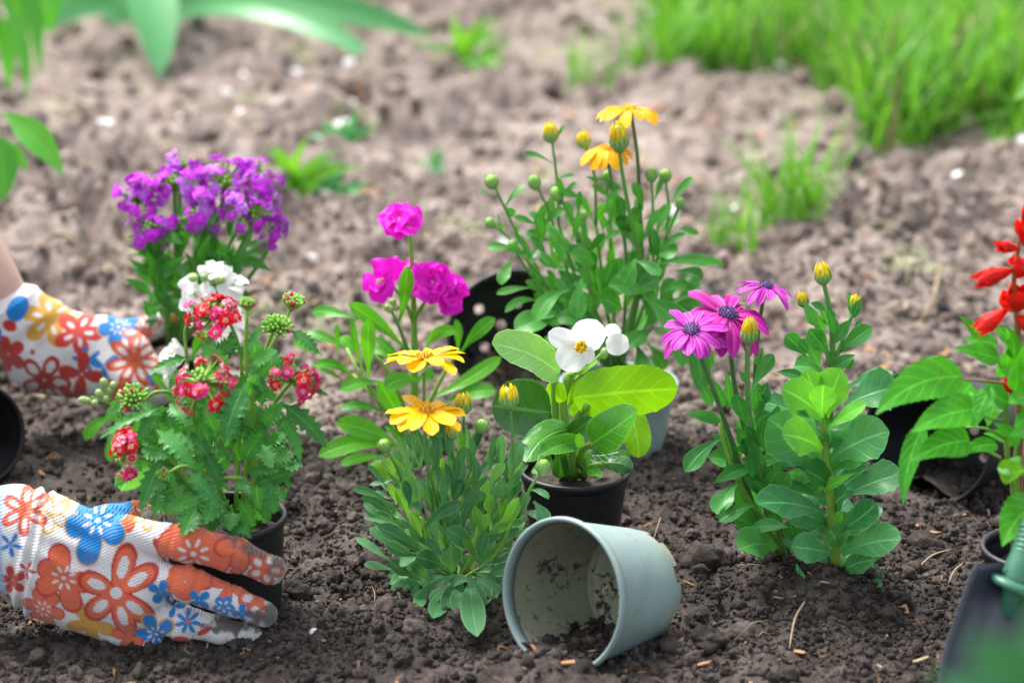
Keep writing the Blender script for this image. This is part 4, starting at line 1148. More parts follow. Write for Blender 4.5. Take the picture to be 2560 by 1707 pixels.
# ------------------------------------------------------------------ white begonia
Z = ZR(1200, 780, 2.751)
bg_ = Plant('white_begonia_plant', 'plant with one white flower, golden stamens and big glossy lime and dark leaves', 'flower', (1436, 1180), Z, 2.751, Y=POT_B[2][1])
for pts, r in [([(560, 1130), (540, 900, 0), (520, 720, 0), (508, 400, 0)], 34), ([(620, 1140), (590, 800, -.01), (572, 620, -.01), (610, 420, -.01)], 34), ([(660, 1130), (620, 860, -.02), (680, 700, -.03), (740, 640, -.04)], 34),
               ([(720, 1130), (700, 960, -.03), (775, 895, -.05)], 26), ([(640, 1140), (630, 980, -.03), (680, 890, -.05)], 24), ([(700, 1130), (760, 1060, -.03), (860, 1040, -.03)], 22),
               ([(560, 1120), (470, 1000, -.02), (450, 745, -.01)], 24), ([(600, 1130), (560, 950, -.03), (600, 810, -.03)], 26), ([(780, 1130), (960, 900, .02), (1030, 680, .02)], 24),
               ([(572, 620, -.01), (650, 420, -.01), (690, 280, -.015)], 14), ([(600, 520, -.01), (790, 330, -.005), (880, 240, 0)], 11)]:
    bg_.stem(pts, r, r * .7, M['stem_lt'])
kw = dict(nl=26, nw=5, serr=17, sd=.05, ripple=.07)
bg_.leaf((548, 425, 82, 215, 215, 0, -.05, .12, .75), M['lf_bego_pale'], 'round', fold=.12, arch=.05, **kw)
bg_.leaf((640, 590, 1360, 530, 360, -.04, -.02, .03, -.25), M['lf_lime'], 'round', fold=-.12, arch=.10, **kw)
bg_.leaf((490, 690, 82, 640, 400, -.01, -.04, .0, .25), M['lf_bego_dk'], 'round', fold=.18, arch=.06, **kw)
bg_.leaf((615, 805, 315, 1030, 205, -.03, -.08, .22, .35), M['lf_bego'], 'round', fold=-.15, arch=.05, **kw)
bg_.leaf((690, 895, 412, 985, 130, -.05, -.085, .12, .3), M['lf_bego'], 'round', fold=.25, arch=.0, **kw)
bg_.leaf((610, 840, 765, 730, 125, -.03, -.05, -.05, .2), M['lf_bego_dk'], 'round', fold=.2, **kw)
bg_.leaf((768, 905, 1085, 680, 270, -.05, -.07, .0, .3), M['lf_bego'], 'round', fold=.15, arch=.08, **kw)
bg_.leaf((1010, 650, 1090, 1000, 205, .02, -.01, .12, .1), M['lf_lime'], 'round', fold=-.15, arch=.06, **kw)
bg_.leaf((735, 1075, 828, 1138, 72, -.04, -.07, .05, .4), M['lf_bego'], 'round', fold=.2, **kw)
bg_.leaf((860, 1035, 1052, 1082, 130, -.02, -.02, .25, .6), M['lf_bego_dk'], 'round', fold=-.2, **kw)
bg_.leaf((900, 1000, 1030, 1010, 110, .0, .0, .1, .3), M['lf_bego'], 'round', fold=.1, **kw)
bg_.leaf((760, 980, 970, 950, 120, -.02, -.03, -.1, .4), M['lf_bego_dk'], 'round', fold=.2, **kw)
bg_.leaf((560, 1130, 545, 960, 130, -.02, -.03, 0, .2), M['lf_bego_dk'], 'round', fold=.2, **kw)
bg_.leaf((500, 760, 490, 480, 130, .02, .02, 0, .2), M['lf_lime'], 'round', fold=.2, **kw)
bg_.leaf((640, 720, 730, 560, 110, .0, .0, 0, .3), M['lf_lime'], 'round', fold=.25, **kw)
bg_.leaf((560, 620, 545, 480, 80, -.02, -.025, 0, .2), M['lf_lime'], 'round', fold=.3, **kw)
bg_.leaf((600, 640, 640, 400, 110, .0, .0, 0, .2), M['lf_lime'], 'round', fold=.3, **kw)
bg_.leaf((670, 420, 810, 330, 70, -.01, -.01, .05, .4), M['lf_lime'], 'round', fold=.3, **kw)
bg_.leaf((690, 930, 680, 830, 60, -.06, -.065, 0, .2), M['lf_bego'], 'round', fold=.3, **kw)
bg_.leaf((360, 1080, 440, 1120, 60, -.05, -.06, .1, .5), M['lf_bego'], 'round', fold=.2, **kw)
bg_.bush(8, (640, 1150), (690, 1060), (150, 60), (60, 110), (60, 90), [M['lf_bego_dk'], M['lf_bego']], 'round', .03, **kw)
def broad_flower(pl, c, petals, mat, d, nst=26, cr=34):
    hd = MB(); cp = pl.p(c[0], c[1], d - .006)
    for i in range(nst):
        a = i * 2.399; r = cr * pl.u * math.sqrt((i + .5) / nst)
        e = RGT * math.cos(a) + UPV * math.sin(a)
        tube(hd, [cp + CAMDIR * -.003, cp + e * r * .8 + CAMDIR * .003, cp + e * r * 1.15 + CAMDIR * (.007 + .003 * random.random())], [.0006, .0007, .0013], 5, 4)
    head = pl.part('flower_head', hd, M['stamen'])
    for (tx, ty, w, dd) in petals:
        pl.leaf3(pl.p(c[0], c[1], d), pl.p(tx, ty, d + dd), w * pl.u, 'round', mat, bend=random.uniform(-.03, .03), arch=.06, roll=random.uniform(-.2, .2), fold=.08, ripple=.06, nl=16, nw=4, name='petal', parent=head)
    return head
broad_flower(bg_, (692, 238), [(470, 140, 150, .0), (800, 52, 225, -.012), (560, 390, 215, -.014), (770, 345, 120, -.01)], M['pt_white_b'], -.02)
hd2 = bg_.part('flower_head', tube(MB(), [bg_.p(880, 240, 0), bg_.p(930, 185, -.004)], [.002, .0015], 8), M['bud_pale'])
for (bx, by, tx, ty, w, d) in [(900, 180, 935, 82, 118, -.002), (930, 150, 955, 298, 156, -.008)]:
    bg_.leaf3(bg_.p(bx, by, d), bg_.p(tx, ty, d - .004), w * bg_.u, 'round', M['pt_white_b'], roll=.15, fold=.25, nl=16, nw=4, name='petal', parent=hd2)
bg_.bud(bg_.p(850, 320, -.004), (.1, -.2, 1), 26 * bg_.u, 95 * bg_.u, M['bud_pale'])

# ------------------------------------------------------------------ orange daisy plant at the back
Z = ZR(1200, 250, 2.24)
od = Plant('orange_daisy_plant', 'tall bushy plant with two drooping orange daisies and many green buds', 'flower', (1545, 960), Z, 2.24, Y=POT_O[2][1])
O1 = M['lf_orange']; foot = (790, 1520)
od.stem([foot, (900, 1000, -.01), (893, 560, 0), (880, 300, .0), (848, 85, .0)], 14, 9, M['stem_dk'])
od.stem([foot, (820, 900, 0), (752, 520, 0), (718, 360, 0)], 12, 9, M['stem'])
od.stem([foot, (890, 950, -.03), (840, 650, -.04), (800, 430, -.045), (780, 280, -.045)], 14, 10, M['stem'])
od.daisy(od.p(832, 55, 0), (-.03, .08, 1), 195 * od.u, 12, .40, M['pt_orange'], M['disc_orange'], rise=.16, droop=.48, dr=.2, jit=.1, cupmat=M['bud'])
od.daisy(od.p(705, 275, -.005), (-.05, -.02, 1), 160 * od.u, 12, .46, M['pt_orange'], M['disc_orange'], rise=.12, droop=.62, dr=.2, jit=.06)
od.bud(od.p(785, 290, -.045), (-.12, -.1, 1), 50 * od.u, 165 * od.u, M['bud'], M['pt_budyel'], .02, 10)
for (x, y, r, h, d, pts) in [
    (400, 238, 42, 110, 0, [(440, 700), (432, 470), (403, 235)]), (590, 270, 40, 98, .01, [(650, 700), (640, 420), (592, 265)]), (80, 495, 38, 88, -.01, [(280, 900), (180, 690), (85, 490)]),
    (320, 502, 35, 95, -.01, [(440, 820), (385, 620), (325, 500)]), (445, 565, 36, 92, -.02, [(560, 800), (520, 680), (455, 562)]), (962, 458, 34, 88, -.01, [(950, 850), (968, 640), (962, 455)]),
    (1040, 462, 34, 84, .01, [(1020, 880), (1055, 640), (1042, 460)]), (1110, 608, 24, 72, 0, [(1040, 780), (1080, 680), (1108, 605)]), (80, 712, 28, 72, -.01, [(230, 850), (150, 760), (90, 715)]),
    (195, 838, 27, 66, -.02, [(300, 1000), (230, 900), (200, 835)]), (583, 672, 20, 64, -.03, [(590, 900), (585, 780), (583, 670)]), (712, 462, 26, 76, .02, [(730, 700), (715, 560), (712, 460)])]:
    q = od.stem([(a, b, d) for a, b in pts], 9, 7, M['stem'])
    od.bud(od.p(x, y, d), nrm(q[-1] - q[-2]) + np.array([0, 0, .3]), r * od.u, h * od.u, M['bud'], M['pt_budyel'] if r > 38 else None, .02)
for (x, y, d) in [(280, 900, -.02), (440, 700, 0), (440, 820, -.01), (560, 800, -.02), (950, 850, -.01), (1020, 880, .01), (300, 1000, -.02), (730, 700, .02), (650, 700, .01), (590, 900, -.03), (230, 850, 0)]:
    od.stem([(foot[0] + random.uniform(-60, 60), foot[1]), ((foot[0] + x) / 2 - 20, (foot[1] + y) / 2 + 30, d), (x, y, d)], 14, 9, M['stem'], wob=.0015)
kw = dict(fold=.2, ripple=.08)
for a in [(500, 1060, 310, 1240, 90, -.05, -.08, .25, .3), (570, 1000, 545, 1222, 92, -.06, -.08, .05, .2), (440, 1210, 195, 1290, 130, -.05, -.07, .1, .5), (345, 1135, 140, 1190, 42, -.03, -.05, .35, .4), (290, 1050, 92, 1085, 40, -.02, -.03, .08, .6),
          (180, 900, 120, 1035, 70, -.02, -.04, .1, .3), (190, 830, 40, 830, 56, 0, 0, .12, .5), (870, 890, 800, 1030, 96, -.07, -.08, -.05, .2), (870, 900, 1008, 985, 62, -.07, -.09, .15, .4), (930, 1090, 720, 1040, 90, -.05, -.08, .12, .5),
          (790, 1180, 665, 1110, 130, -.06, -.08, .12, .3), (920, 1100, 1150, 1300, 150, -.05, -.08, .1, .3), (1000, 920, 1300, 920, 70, -.02, -.02, .16, .5), (1000, 900, 1370, 925, 44, 0, .02, .14, .6), (1100, 960, 1240, 1010, 95, -.01, -.03, .15, .4),
          (1010, 960, 1040, 830, 60, .01, .01, .1, .3), (970, 910, 968, 715, 52, -.04, -.05, 0, .2), (980, 560, 1030, 430, 36, 0, 0, .05, .4), (1060, 590, 1190, 430, 44, .01, .02, .06, .4), (1085, 720, 1225, 750, 36, .02, .02, .08, .6),
          (600, 430, 790, 505, 36, .01, .01, .15, .5), (590, 430, 660, 455, 24, 0, 0, .05, .5), (545, 660, 560, 510, 36, 0, 0, 0, .2), (735, 720, 732, 545, 40, -.03, -.04, 0, .15), (760, 690, 760, 525, 44, -.01, -.02, 0, .2), (690, 745, 685, 640, 36, -.03, -.04, 0, .2),
          (690, 780, 790, 742, 40, -.03, -.04, .12, .5), (520, 790, 560, 645, 44, -.03, -.04, .05, .3), (800, 760, 830, 650, 130, -.01, -.02, 0, .1), (370, 680, 470, 610, 50, -.01, -.02, .1, .4), (140, 600, 260, 475, 40, .01, .02, .12, .5),
          (130, 600, 190, 650, 50, -.01, -.01, .1, .3), (320, 700, 190, 655, 40, .01, .01, .06, .5), (410, 360, 250, 295, 26, .01, .02, .12, .6), (430, 215, 470, 145, 22, 0, 0, .05, .4), (470, 540, 540, 460, 36, 0, 0, .05, .3), (440, 440, 530, 425, 26, .01, .02, .1, .5),
          (580, 830, 500, 860, 80, -.04, -.05, .1, .4), (640, 920, 510, 870, 90, -.04, -.06, .15, .3), (450, 1170, 335, 1230, 70, -.04, -.06, .1, .4), (880, 700, 860, 600, 70, -.01, -.02, .0, .3), (990, 870, 1110, 850, 90, .0, -.01, .12, .5),
          (1050, 1120, 1130, 1500, 110, -.03, -.07, .05, .2), (1120, 1160, 1240, 1640, 120, -.02, -.06, .12, .2), (1150, 1300, 1300, 1500, 80, -.02, -.02, .12, .3), (960, 1290, 820, 1400, 110, -.03, -.06, .1, .4), (700, 1380, 500, 1290, 110, -.04, -.07, .1, .4), (880, 1380, 930, 1560, 110, -.05, -.08, .05, .2),
          (100, 640, 120, 740, 26, -.01, -.01, 0, .3), (200, 780, 205, 700, 30, -.01, -.01, 0, .2), (60, 520, -10, 512, 18, 0, 0, 0, .5), (330, 830, 280, 900, 40, -.02, -.03, .1, .4)]:
    od.leaf(a, O1, 'spat', **kw)
od.bush(90, (800, 1450), (690, 900), (430, 370), (120, 200), (34, 60), [O1], 'spat', .065, jit=.5, **kw)
od.bush(44, (800, 1350), (740, 1200), (380, 190), (150, 230), (62, 100), [O1], 'spat', .065, jit=.6, **kw)
# ------------------------------------------------------------------ purple daisies
Z = ZR(1640, 640, 1.7046)
pd = Plant('purple_daisy_plant', 'plant with three striped purple daisies and closed yellow green buds', 'flower', (1962, 1425), Z, 1.7046)
A1 = M['lf_osteo']
pd.stem([(545, 1300), (440, 1130, -.01), (320, 780, -.02), (255, 600, -.03), (190, 430, -.03)], 13, 8, M['stem_dk'])
pd.stem([(560, 1300), (450, 1020, 0), (345, 600, 0), (318, 420, -.01)], 13, 9, M['stem_dk'])
pd.stem([(560, 1300), (470, 1040, -.02), (410, 760, -.03), (390, 560, -.03), (392, 350, -.03)], 14, 10, M['stem'])
pd.stem([(575, 1310), (470, 900, .02), (425, 600, .02), (430, 380, .02), (455, 190, .02)], 13, 8, M['stem_dk'])
pd.stem([(560, 1300), (360, 980, -.02), (300, 820, -.02), (275, 700, -.02)], 13, 10, M['stem_lt'])
pd.stem([(610, 1310), (720, 900, .03), (750, 480, .03), (745, 260, .03), (715, 115, .03)], 18, 9, M['stem'])
pd.stem([(750, 480, .03), (700, 330, .03), (640, 220, .03)], 11, 8, M['stem'])
pd.stem([(750, 480, .03), (805, 330, .03), (840, 240, .03)], 11, 8, M['stem'])
pd.daisy(pd.p(152, 318, -.03), (-.14, -.42, .9), 148 * pd.u, 16, .36, M['pt_osteo'], M['disc_purple'], rise=.12, droop=.30, dr=.23, dome=.6, fold=-.2, jit=.22)
pd.daisy(pd.p(305, 252, -.005), (.10, -.26, .95), 200 * pd.u, 18, .33, M['pt_osteo2'], M['disc_purple'], rise=.12, droop=.36, dr=.19, dome=.6, fold=-.2, jit=.25, seeds=40)
pd.daisy(pd.p(468, 132, .02), (.24, .0, 1), 132 * pd.u, 15, .32, M['pt_osteo'], M['disc_purple'], rise=.10, droop=.42, dr=.22, dome=.8, fold=-.2, jit=.2)
pd.bud(pd.p(395, 372, -.03), (.03, -.1, 1), 35 * pd.u, 118 * pd.u, M['bud'], M['pt_budyel'], -.05)
pd.bud(pd.p(715, 118, .03), (-.15, -.1, 1), 35 * pd.u, 92 * pd.u, M['bud'], M['pt_budyel'], .03)
pd.bud(pd.p(632, 215, .03), (-.25, -.1, 1), 24 * pd.u, 66 * pd.u, M['bud'], M['pt_budyel'], .0)
pd.bud(pd.p(842, 235, .03), (.1, -.1, 1), 26 * pd.u, 74 * pd.u, M['bud'], M['pt_budyel'], .0)
kw = dict(fold=.22, ripple=.06)
for a in [(285, 705, 128, 672, 52, -.02, -.03, .05, .4), (278, 775, 125, 918, 78, -.03, -.05, .12, .2), (412, 905, 245, 970, 60, -.03, -.05, .15, .4), (345, 965, 262, 1100, 95, -.03, -.05, .1, .3), (425, 1060, 268, 1130, 62, -.04, -.06, .12, .5),
          (240, 640, 170, 520, 52, -.02, -.02, .05, .3), (290, 640, 235, 520, 44, 0, 0, .05, .3), (318, 640, 300, 485, 34, 0, 0, 0, .3), (310, 650, 330, 545, 56, .02, .02, 0, .3), (385, 720, 340, 585, 66, -.03, -.04, 0, .2),
          (410, 570, 500, 418, 62, 0, .01, .05, .3), (395, 540, 352, 490, 36, -.02, -.02, 0, .4), (425, 465, 455, 390, 34, .01, .01, .05, .3), (440, 690, 420, 560, 60, 0, 0, 0, .2), (390, 810, 345, 730, 60, -.03, -.04, 0, .3),
          (430, 790, 370, 720, 40, -.03, -.04, .05, .4), (405, 840, 330, 820, 40, -.03, -.05, .1, .4), (360, 900, 310, 835, 90, -.01, -.02, 0, .2), (440, 880, 530, 870, 50, -.02, -.03, .1, .5), (430, 700, 495, 670, 44, -.01, -.01, .1, .4), (455, 820, 485, 680, 64, -.02, -.03, .05, .2),
          (510, 1250, 352, 1250, 150, -.05, -.075, .22, .15), (400, 1160, 562, 1155, 56, -.05, -.07, .1, .5), (470, 1180, 330, 1110, 90, -.02, -.03, .05, .4), (500, 1000, 570, 930, 80, -.02, -.03, 0, .3), (470, 1010, 450, 880, 110, 0, -.01, 0, .2),
          (590, 1230, 570, 1120, 80, -.03, -.04, 0, .3), (620, 1010, 520, 1000, 60, -.01, -.02, .1, .5),
          (685, 300, 632, 200, 58, .02, .02, 0, .3), (660, 200, 720, 232, 34, .02, .02, .1, .4), (730, 420, 650, 312, 86, .02, .01, .05, .2), (700, 470, 652, 385, 68, .02, .01, 0, .2), (640, 430, 552, 335, 70, .03, .03, .05, .4), (660, 420, 606, 362, 62, .02, .02, .05, .3),
          (770, 420, 920, 302, 78, .03, .03, .05, .3), (760, 480, 850, 420, 56, .02, .02, .05, .4), (810, 480, 840, 420, 44, .02, .02, 0, .3), (765, 370, 830, 270, 56, .02, .02, .05, .3), (760, 330, 755, 255, 46, .01, .01, 0, .2), (735, 300, 700, 190, 40, .03, .03, 0, .3),
          (750, 280, 735, 220, 44, .02, .02, 0, .3), (845, 265, 875, 180, 40, .02, .02, .1, .3), (830, 250, 818, 150, 22, .03, .03, 0, .3), (850, 300, 878, 275, 20, .02, .02, 0, .3), (715, 330, 685, 245, 46, .03, .03, 0, .3), (715, 500, 590, 470, 90, .03, .03, .2, .5), (640, 520, 515, 492, 44, .02, .02, .05, .5)]:
    pd.leaf(a, A1, 'obov' if a[4] > 60 else 'lance', **kw)
pd.bush(40, (560, 1350), (430, 860), (115, 260), (80, 130), (44, 72), [A1], 'lance', .04, **kw)
pd.bush(22, (560, 1250), (560, 1130), (130, 130), (80, 140), (55, 85), [A1], 'obov', .04, **kw)

# ------------------------------------------------------------------ broad leaved plant in front of it
gp_ = Plant('broad_leaved_plant', 'stout green plant of broad leaves around one upright stem, no flowers', 'plant', (2100, 1462), Z, 1.7046)
B1, B2 = M['lf_big'], M['lf_big_top']
gp_.stem([(780, 1420), (765, 1250, -.005), (740, 980, -.01), (715, 760, -.01), (705, 640, -.01)], 24, 15, M['stem_lt'])
gp_.stem([(780, 1390), (815, 1340), (842, 1410, -.01)], 9, 3, M['stem_lt'])
gp_.stem([(775, 1400), (772, 1440, -.012)], 8, 3, M['stem_lt'])
gp_.stem([(640, 1400, 0), (800, 1498, -.03), (905, 1460, -.02), (860, 1405, -.01)], 4, 3, M['stem'])
kw = dict(fold=.14, ripple=.09, nl=24, nw=4, serr=6, sd=.10)
for a in [(735, 720, 535, 565, 120, -.01, -.03, .12, .35), (720, 700, 640, 485, 92, .0, .0, .0, .2), (720, 700, 790, 480, 118, .0, -.01, .05, .25), (705, 690, 712, 548, 88, -.03, -.045, 0, .1)]:
    gp_.leaf((*a[:4], a[4] * 1.28, *a[5:]), B2, 'obov', **kw)
for a in [(705, 830, 538, 760, 118, -.04, -.075, .12, .45), (735, 730, 898, 630, 50, -.03, -.05, .05, .6)]:
    gp_.leaf((*a[:4], a[4] * 1.28, *a[5:]), B2, 'obov', **kw)
for a in [(720, 940, 480, 690, 190, -.01, -.03, .08, .15), (735, 880, 992, 745, 150, -.01, -.04, .12, .25), (720, 930, 560, 830, 80, 0, -.02, .05, .4), (745, 950, 872, 840, 120, .01, .02, .0, .3),
          (720, 1100, 430, 1055, 115, -.03, -.07, .12, .35), (752, 1265, 575, 1235, 98, -.04, -.075, .02, .35), (790, 1270, 1045, 1205, 118, -.02, -.05, .12, .3), (795, 1025, 1052, 925, 120, .0, .0, .08, .45),
          (770, 1170, 940, 1050, 90, -.02, -.04, -.1, .4), (800, 1160, 962, 1070, 60, 0, .01, .02, .6), (800, 640, 1030, 560, 135, .02, .02, .12, .5), (810, 560, 1003, 490, 66, .03, .04, .02, .6), (820, 800, 992, 742, 70, .02, .03, .1, .6),
          (700, 1000, 630, 880, 130, .01, .01, 0, .2), (690, 800, 590, 640, 110, .02, .03, .05, .3), (640, 690, 450, 620, 70, .04, .05, .1, .6), (700, 1190, 560, 1140, 110, .01, .0, .1, .5), (780, 1200, 860, 1120, 100, .01, .02, .0, .3),
          (870, 1390, 972, 1352, 52, .0, .0, .1, .5), (905, 1400, 955, 1415, 44, -.01, -.02, .2, .2), (870, 1370, 882, 1295, 44, 0, 0, 0, .3), (790, 1330, 860, 1270, 80, .01, .02, 0, .4), (650, 1380, 520, 1400, 90, 0, -.01, .1, .3), (600, 1310, 610, 1390, 44, -.02, -.03, 0, .2),
          (720, 1060, 610, 1000, 80, .02, .03, .1, .5), (740, 860, 800, 740, 110, .02, .03, 0, .3)]:
    gp_.leaf((*a[:4], a[4] * 1.28, *a[5:]), B1, 'obov', **kw)
gp_.leaf((715, 995, 842, 925, 36, -.03, -.06, .02, .55), B2, 'lance', **kw)
gp_.leaf((690, 995, 715, 985, 24, -.03, -.05, 0, .5), B2, 'lance')
gp_.leaf((770, 1140, 800, 1080, 30, -.03, -.04, 0, .3), B2, 'lance')
for i, y in enumerate(range(720, 1360, 34)):                 # whorls of leaves filling the middle
    sx = 712 + (y - 700) * .095
    a_ = i * 2.4; L_ = random.uniform(150, 245); dx = math.cos(a_); dz = math.sin(a_)
    gp_.leaf((sx, y + 30, sx + dx * L_, y - random.uniform(20, 95), random.uniform(95, 150), 0, dz * L_ * gp_.u * .9, random.uniform(.05, .15)), random.choice([B1, B1, A1]), 'obov', **kw)
gp_.bush(7, (760, 1300), (720, 1350), (120, 40), (60, 100), (40, 70), [M['lf_osteo']], 'obov', .04)

# ------------------------------------------------------------------ red salvia at the right edge
Z = ZR(2150, 520, 2.01)
sv = Plant('red_salvia_plant', 'plant with scarlet tubular blooms up a reddish stem at the right', 'flower', (2580, 1380), Z, 2.01, Y=POT_S[2][1])
sv.stem([(815, 1720), (800, 1300), (800, 900), (790, 560), (772, 380), (800, 180), (825, 20)], 20, 10, M['stem_red'])
sv.stem([(770, 1720), (770, 1400, -.01), (740, 1240, -.02), (735, 1060, -.02), (740, 930, -.02)], 15, 11, M['stem_lt'])
sv.stem([(815, 1600), (780, 1270, -.01), (800, 1160, -.01)], 10, 8, M['stem_lt'])
def salvia_bloom(base, tip, w, d0, d1):
    """bell shaped calyx opening into lips"""
    a = sv.p(base[0], base[1], d0); b = sv.p(tip[0], tip[1], d1)
    ax = nrm(b - a); Lb = np.linalg.norm(b - a); Fm = frame(ax, a); ww = w * .5 * sv.u
    mb = MB()
    lathe(mb, [(ww * .14, 0), (ww * .34, Lb * .10), (ww * .62, Lb * .28), (ww * .88, Lb * .5), (ww * 1.0, Lb * .66), (ww * .9, Lb * .72)], 14, Fm)
    for k in range(3):
        e = Fm[:3, 0] * math.cos(k * 2.09 + .5) + Fm[:3, 1] * math.sin(k * 2.09 + .5); tn = np.cross(ax, e)
        t = np.linspace(0, 1, 7)[:, None]
        cur = a + ax * Lb * (.5 + .52 * t) + e * ww * (.9 + .1 * t - .25 * t ** 2)
        blade(mb, cur, np.repeat(tn[None], 7, 0), np.interp(t[:, 0], [0, .4, 1], [.9, .85, .04]) * ww, -.5, .1, 2)
    sv.part('bloom', mb, M['pt_scarlet'])
for b_, t_, w in [((770, 310), (572, 372), 92), ((745, 505), (580, 622), 96), ((805, 205), (685, 190), 62), ((830, 190), (790, 60), 50), ((780, 350), (840, 270), 100), ((770, 520), (725, 430), 90), ((790, 520), (800, 390), 120),
                  ((800, 500), (900, 430), 110), ((790, 300), (770, 240), 70), ((810, 330), (920, 330), 90), ((820, 170), (900, 110), 80), ((780, 540), (880, 600), 90), ((825, 100), (850, -20), 60), ((740, 930), (760, 855), 78), ((745, 930), (790, 870), 60)]:
    salvia_bloom(b_, t_, w, 0, random.uniform(-.02, .0))
SL = M['lf_salvia']
kw = dict(nl=40, nw=4, serr=13, sd=.09, fold=.12, ripple=.08)
for pts in [[(790, 890), (640, 870, -.01), (490, 860, -.02)], [(735, 1070, -.02), (640, 1050, -.03), (560, 1000, -.03)], [(735, 1160, -.02), (640, 1110, -.03), (530, 1100, -.03)], [(705, 1255, -.01), (620, 1210, -.02), (550, 1185, -.03)], [(740, 960, -.02), (715, 920, -.02), (680, 910, -.02)], [(715, 800, 0), (690, 760, 0), (660, 700, 0)]]:
    sv.stem(pts, 9, 6, M['stem_red'] if pts[0][1] == 890 else M['stem_lt'])
for a in [(515, 848, 80, 1038, 215, -.02, -.07, .2, .2), (590, 1010, 258, 1128, 170, -.03, -.07, .12, .45), (550, 1170, 248, 1278, 160, -.03, -.07, .12, .4), (320, 1090, 218, 1495, 110, -.03, -.06, .12, .2),
          (700, 760, 465, 702, 92, -.01, -.03, .05, .5), (630, 670, 496, 540, 66, .02, .02, .05, .4), (690, 690, 520, 660, 80, .0, .0, .12, .5), (780, 680, 670, 590, 80, .02, .03, .05, .4), (740, 800, 745, 695, 70, -.02, -.03, 0, .2),
          (600, 960, 420, 970, 120, .01, .02, .1, .4), (660, 900, 575, 1110, 100, -.03, -.05, .1, .2), (700, 920, 640, 1100, 120, -.01, -.03, .05, .2), (560, 880, 500, 960, 100, .01, .01, .1, .4), (690, 1190, 490, 1245, 76, -.02, -.04, .15, .6),
          (735, 1265, 825, 1340, 130, -.04, -.06, -.1, .2), (860, 950, 745, 980, 130, -.03, -.05, .1, .3), (900, 1040, 775, 1100, 120, -.03, -.05, .1, .3), (880, 1130, 750, 1140, 90, -.04, -.06, .1, .4), (660, 760, 640, 640, 60, .02, .02, 0, .3), (720, 850, 700, 740, 60, .02, .02, 0, .3),
          (830, 800, 870, 700, 80, -.02, -.03, 0, .3), (900, 900, 1000, 850, 130, 0, 0, .1, .3), (900, 1100, 1010, 1130, 140, 0, 0, .1, .3), (840, 680, 960, 640, 90, 0, 0, .1, .4)]:
    sv.leaf(a, SL, 'ovate', **kw)
sv.leaf((890, 1480, 715, 1700, 210, -.04, -.08, .15, .1), SL, 'ovate', **kw)
sv.leaf((700, 1330, 830, 1320, 125, -.045, -.06, .05, .15), M['lf_lime'], 'ovate', **kw)
sv.bush(26, (830, 1200), (850, 950), (130, 280), (110, 180), (70, 120), [SL], 'ovate', .06, **kw)

# ------------------------------------------------------------------ violet verbena at the back left
Z = ZR(250, 350, 3.136)
pv = Plant('violet_verbena_plant', 'plant with a broad crown of violet florets behind the far glove', 'flower', (440, 880), Z, 3.136, Y=POT_P[2][1])
VI = [M['pt_violet'], M['pt_violet'], M['pt_lilac']]
foot = (600, 1640)
heads = [(300, 420, -.01, (-.5, -.5, 1), 190, 26), (590, 330, 0, (-.1, -.4, 1), 210, 30), (960, 330, 0, (.1, -.4, 1), 220, 30), (1230, 330, .01, (.5, -.3, 1), 200, 26), (1150, 540, -.03, (.5, -.7, .6), 210, 26), (420, 640, -.03, (-.4, -.8, .3), 170, 20), (790, 540, -.03, (.05, -.8, .5), 180, 22), (640, 180, .03, (0, -.1, 1), 150, 12), (1160, 210, .04, (.1, 0, 1), 120, 10), (1330, 640, -.01, (1, -.4, -.2), 130, 12)]
for i, (x, y, d, ax, Rr, nf) in enumerate(heads):
    ds = [(random.uniform(0, 6.28), random.uniform(-.5, 1.2), random.uniform(.55, 1.25)) for _ in range(int(nf * 1.1))]
    pv.verbena(pv.p(x, y + 60, d), ax, Rr * pv.u, ds, VI, 54 * pv.u, 10, .8, budlen=.6)
    mx = foot[0] + (x - foot[0]) * .55
    pv.stem([(foot[0] + random.uniform(-90, 90), foot[1]), (mx, (foot[1] + y) / 2 + 130, d), (x + random.uniform(-20, 20), y + 230, d), (x, y + 60, d)], 24, 14, M['stem'])
kw = dict(fold=.2, ripple=.1, nl=18, nw=3, serr=6, sd=.14)
for a in [(540, 960, 200, 830, 70, -.02, -.03, .1, .5), (560, 960, 230, 900, 80, -.01, -.03, .12, .5), (540, 1000, 260, 1040, 80, -.02, -.04, .15, .5), (600, 980, 660, 1090, 100, -.04, -.06, .1, .2), (1060, 960, 1340, 1030, 110, -.02, -.03, .2, .4), (1080, 930, 1320, 880, 70, -.01, -.01, .12, .5),
          (950, 930, 730, 850, 60, -.03, -.05, .1, .5), (960, 960, 740, 970, 80, -.03, -.05, .1, .4), (820, 740, 620, 700, 60, -.02, -.03, .12, .5), (600, 1180, 400, 1150, 70, -.01, -.02, .1, .5), (660, 1240, 380, 1330, 90, -.02, -.03, .1, .5), (500, 800, 210, 760, 60, .01, .01, .1, .5),
          (1020, 760, 1010, 560, 56, -.03, -.03, 0, .2), (1080, 800, 1180, 700, 50, -.01, -.01, .1, .4), (1120, 860, 1290, 790, 60, 0, .01, .1, .5)]:
    pv.leaf(a, M['lf_purple'], 'lance', **kw)
pv.bush(75, (640, 1600), (680, 1040), (330, 330), (180, 290), (65, 115), [M['lf_purple']], 'lance', .07, jit=.6, **kw)
pv.bush(18, (640, 1600), (600, 1350), (190, 170), (160, 250), (70, 110), [M['lf_purple']], 'lance', .05, jit=.6, **kw)
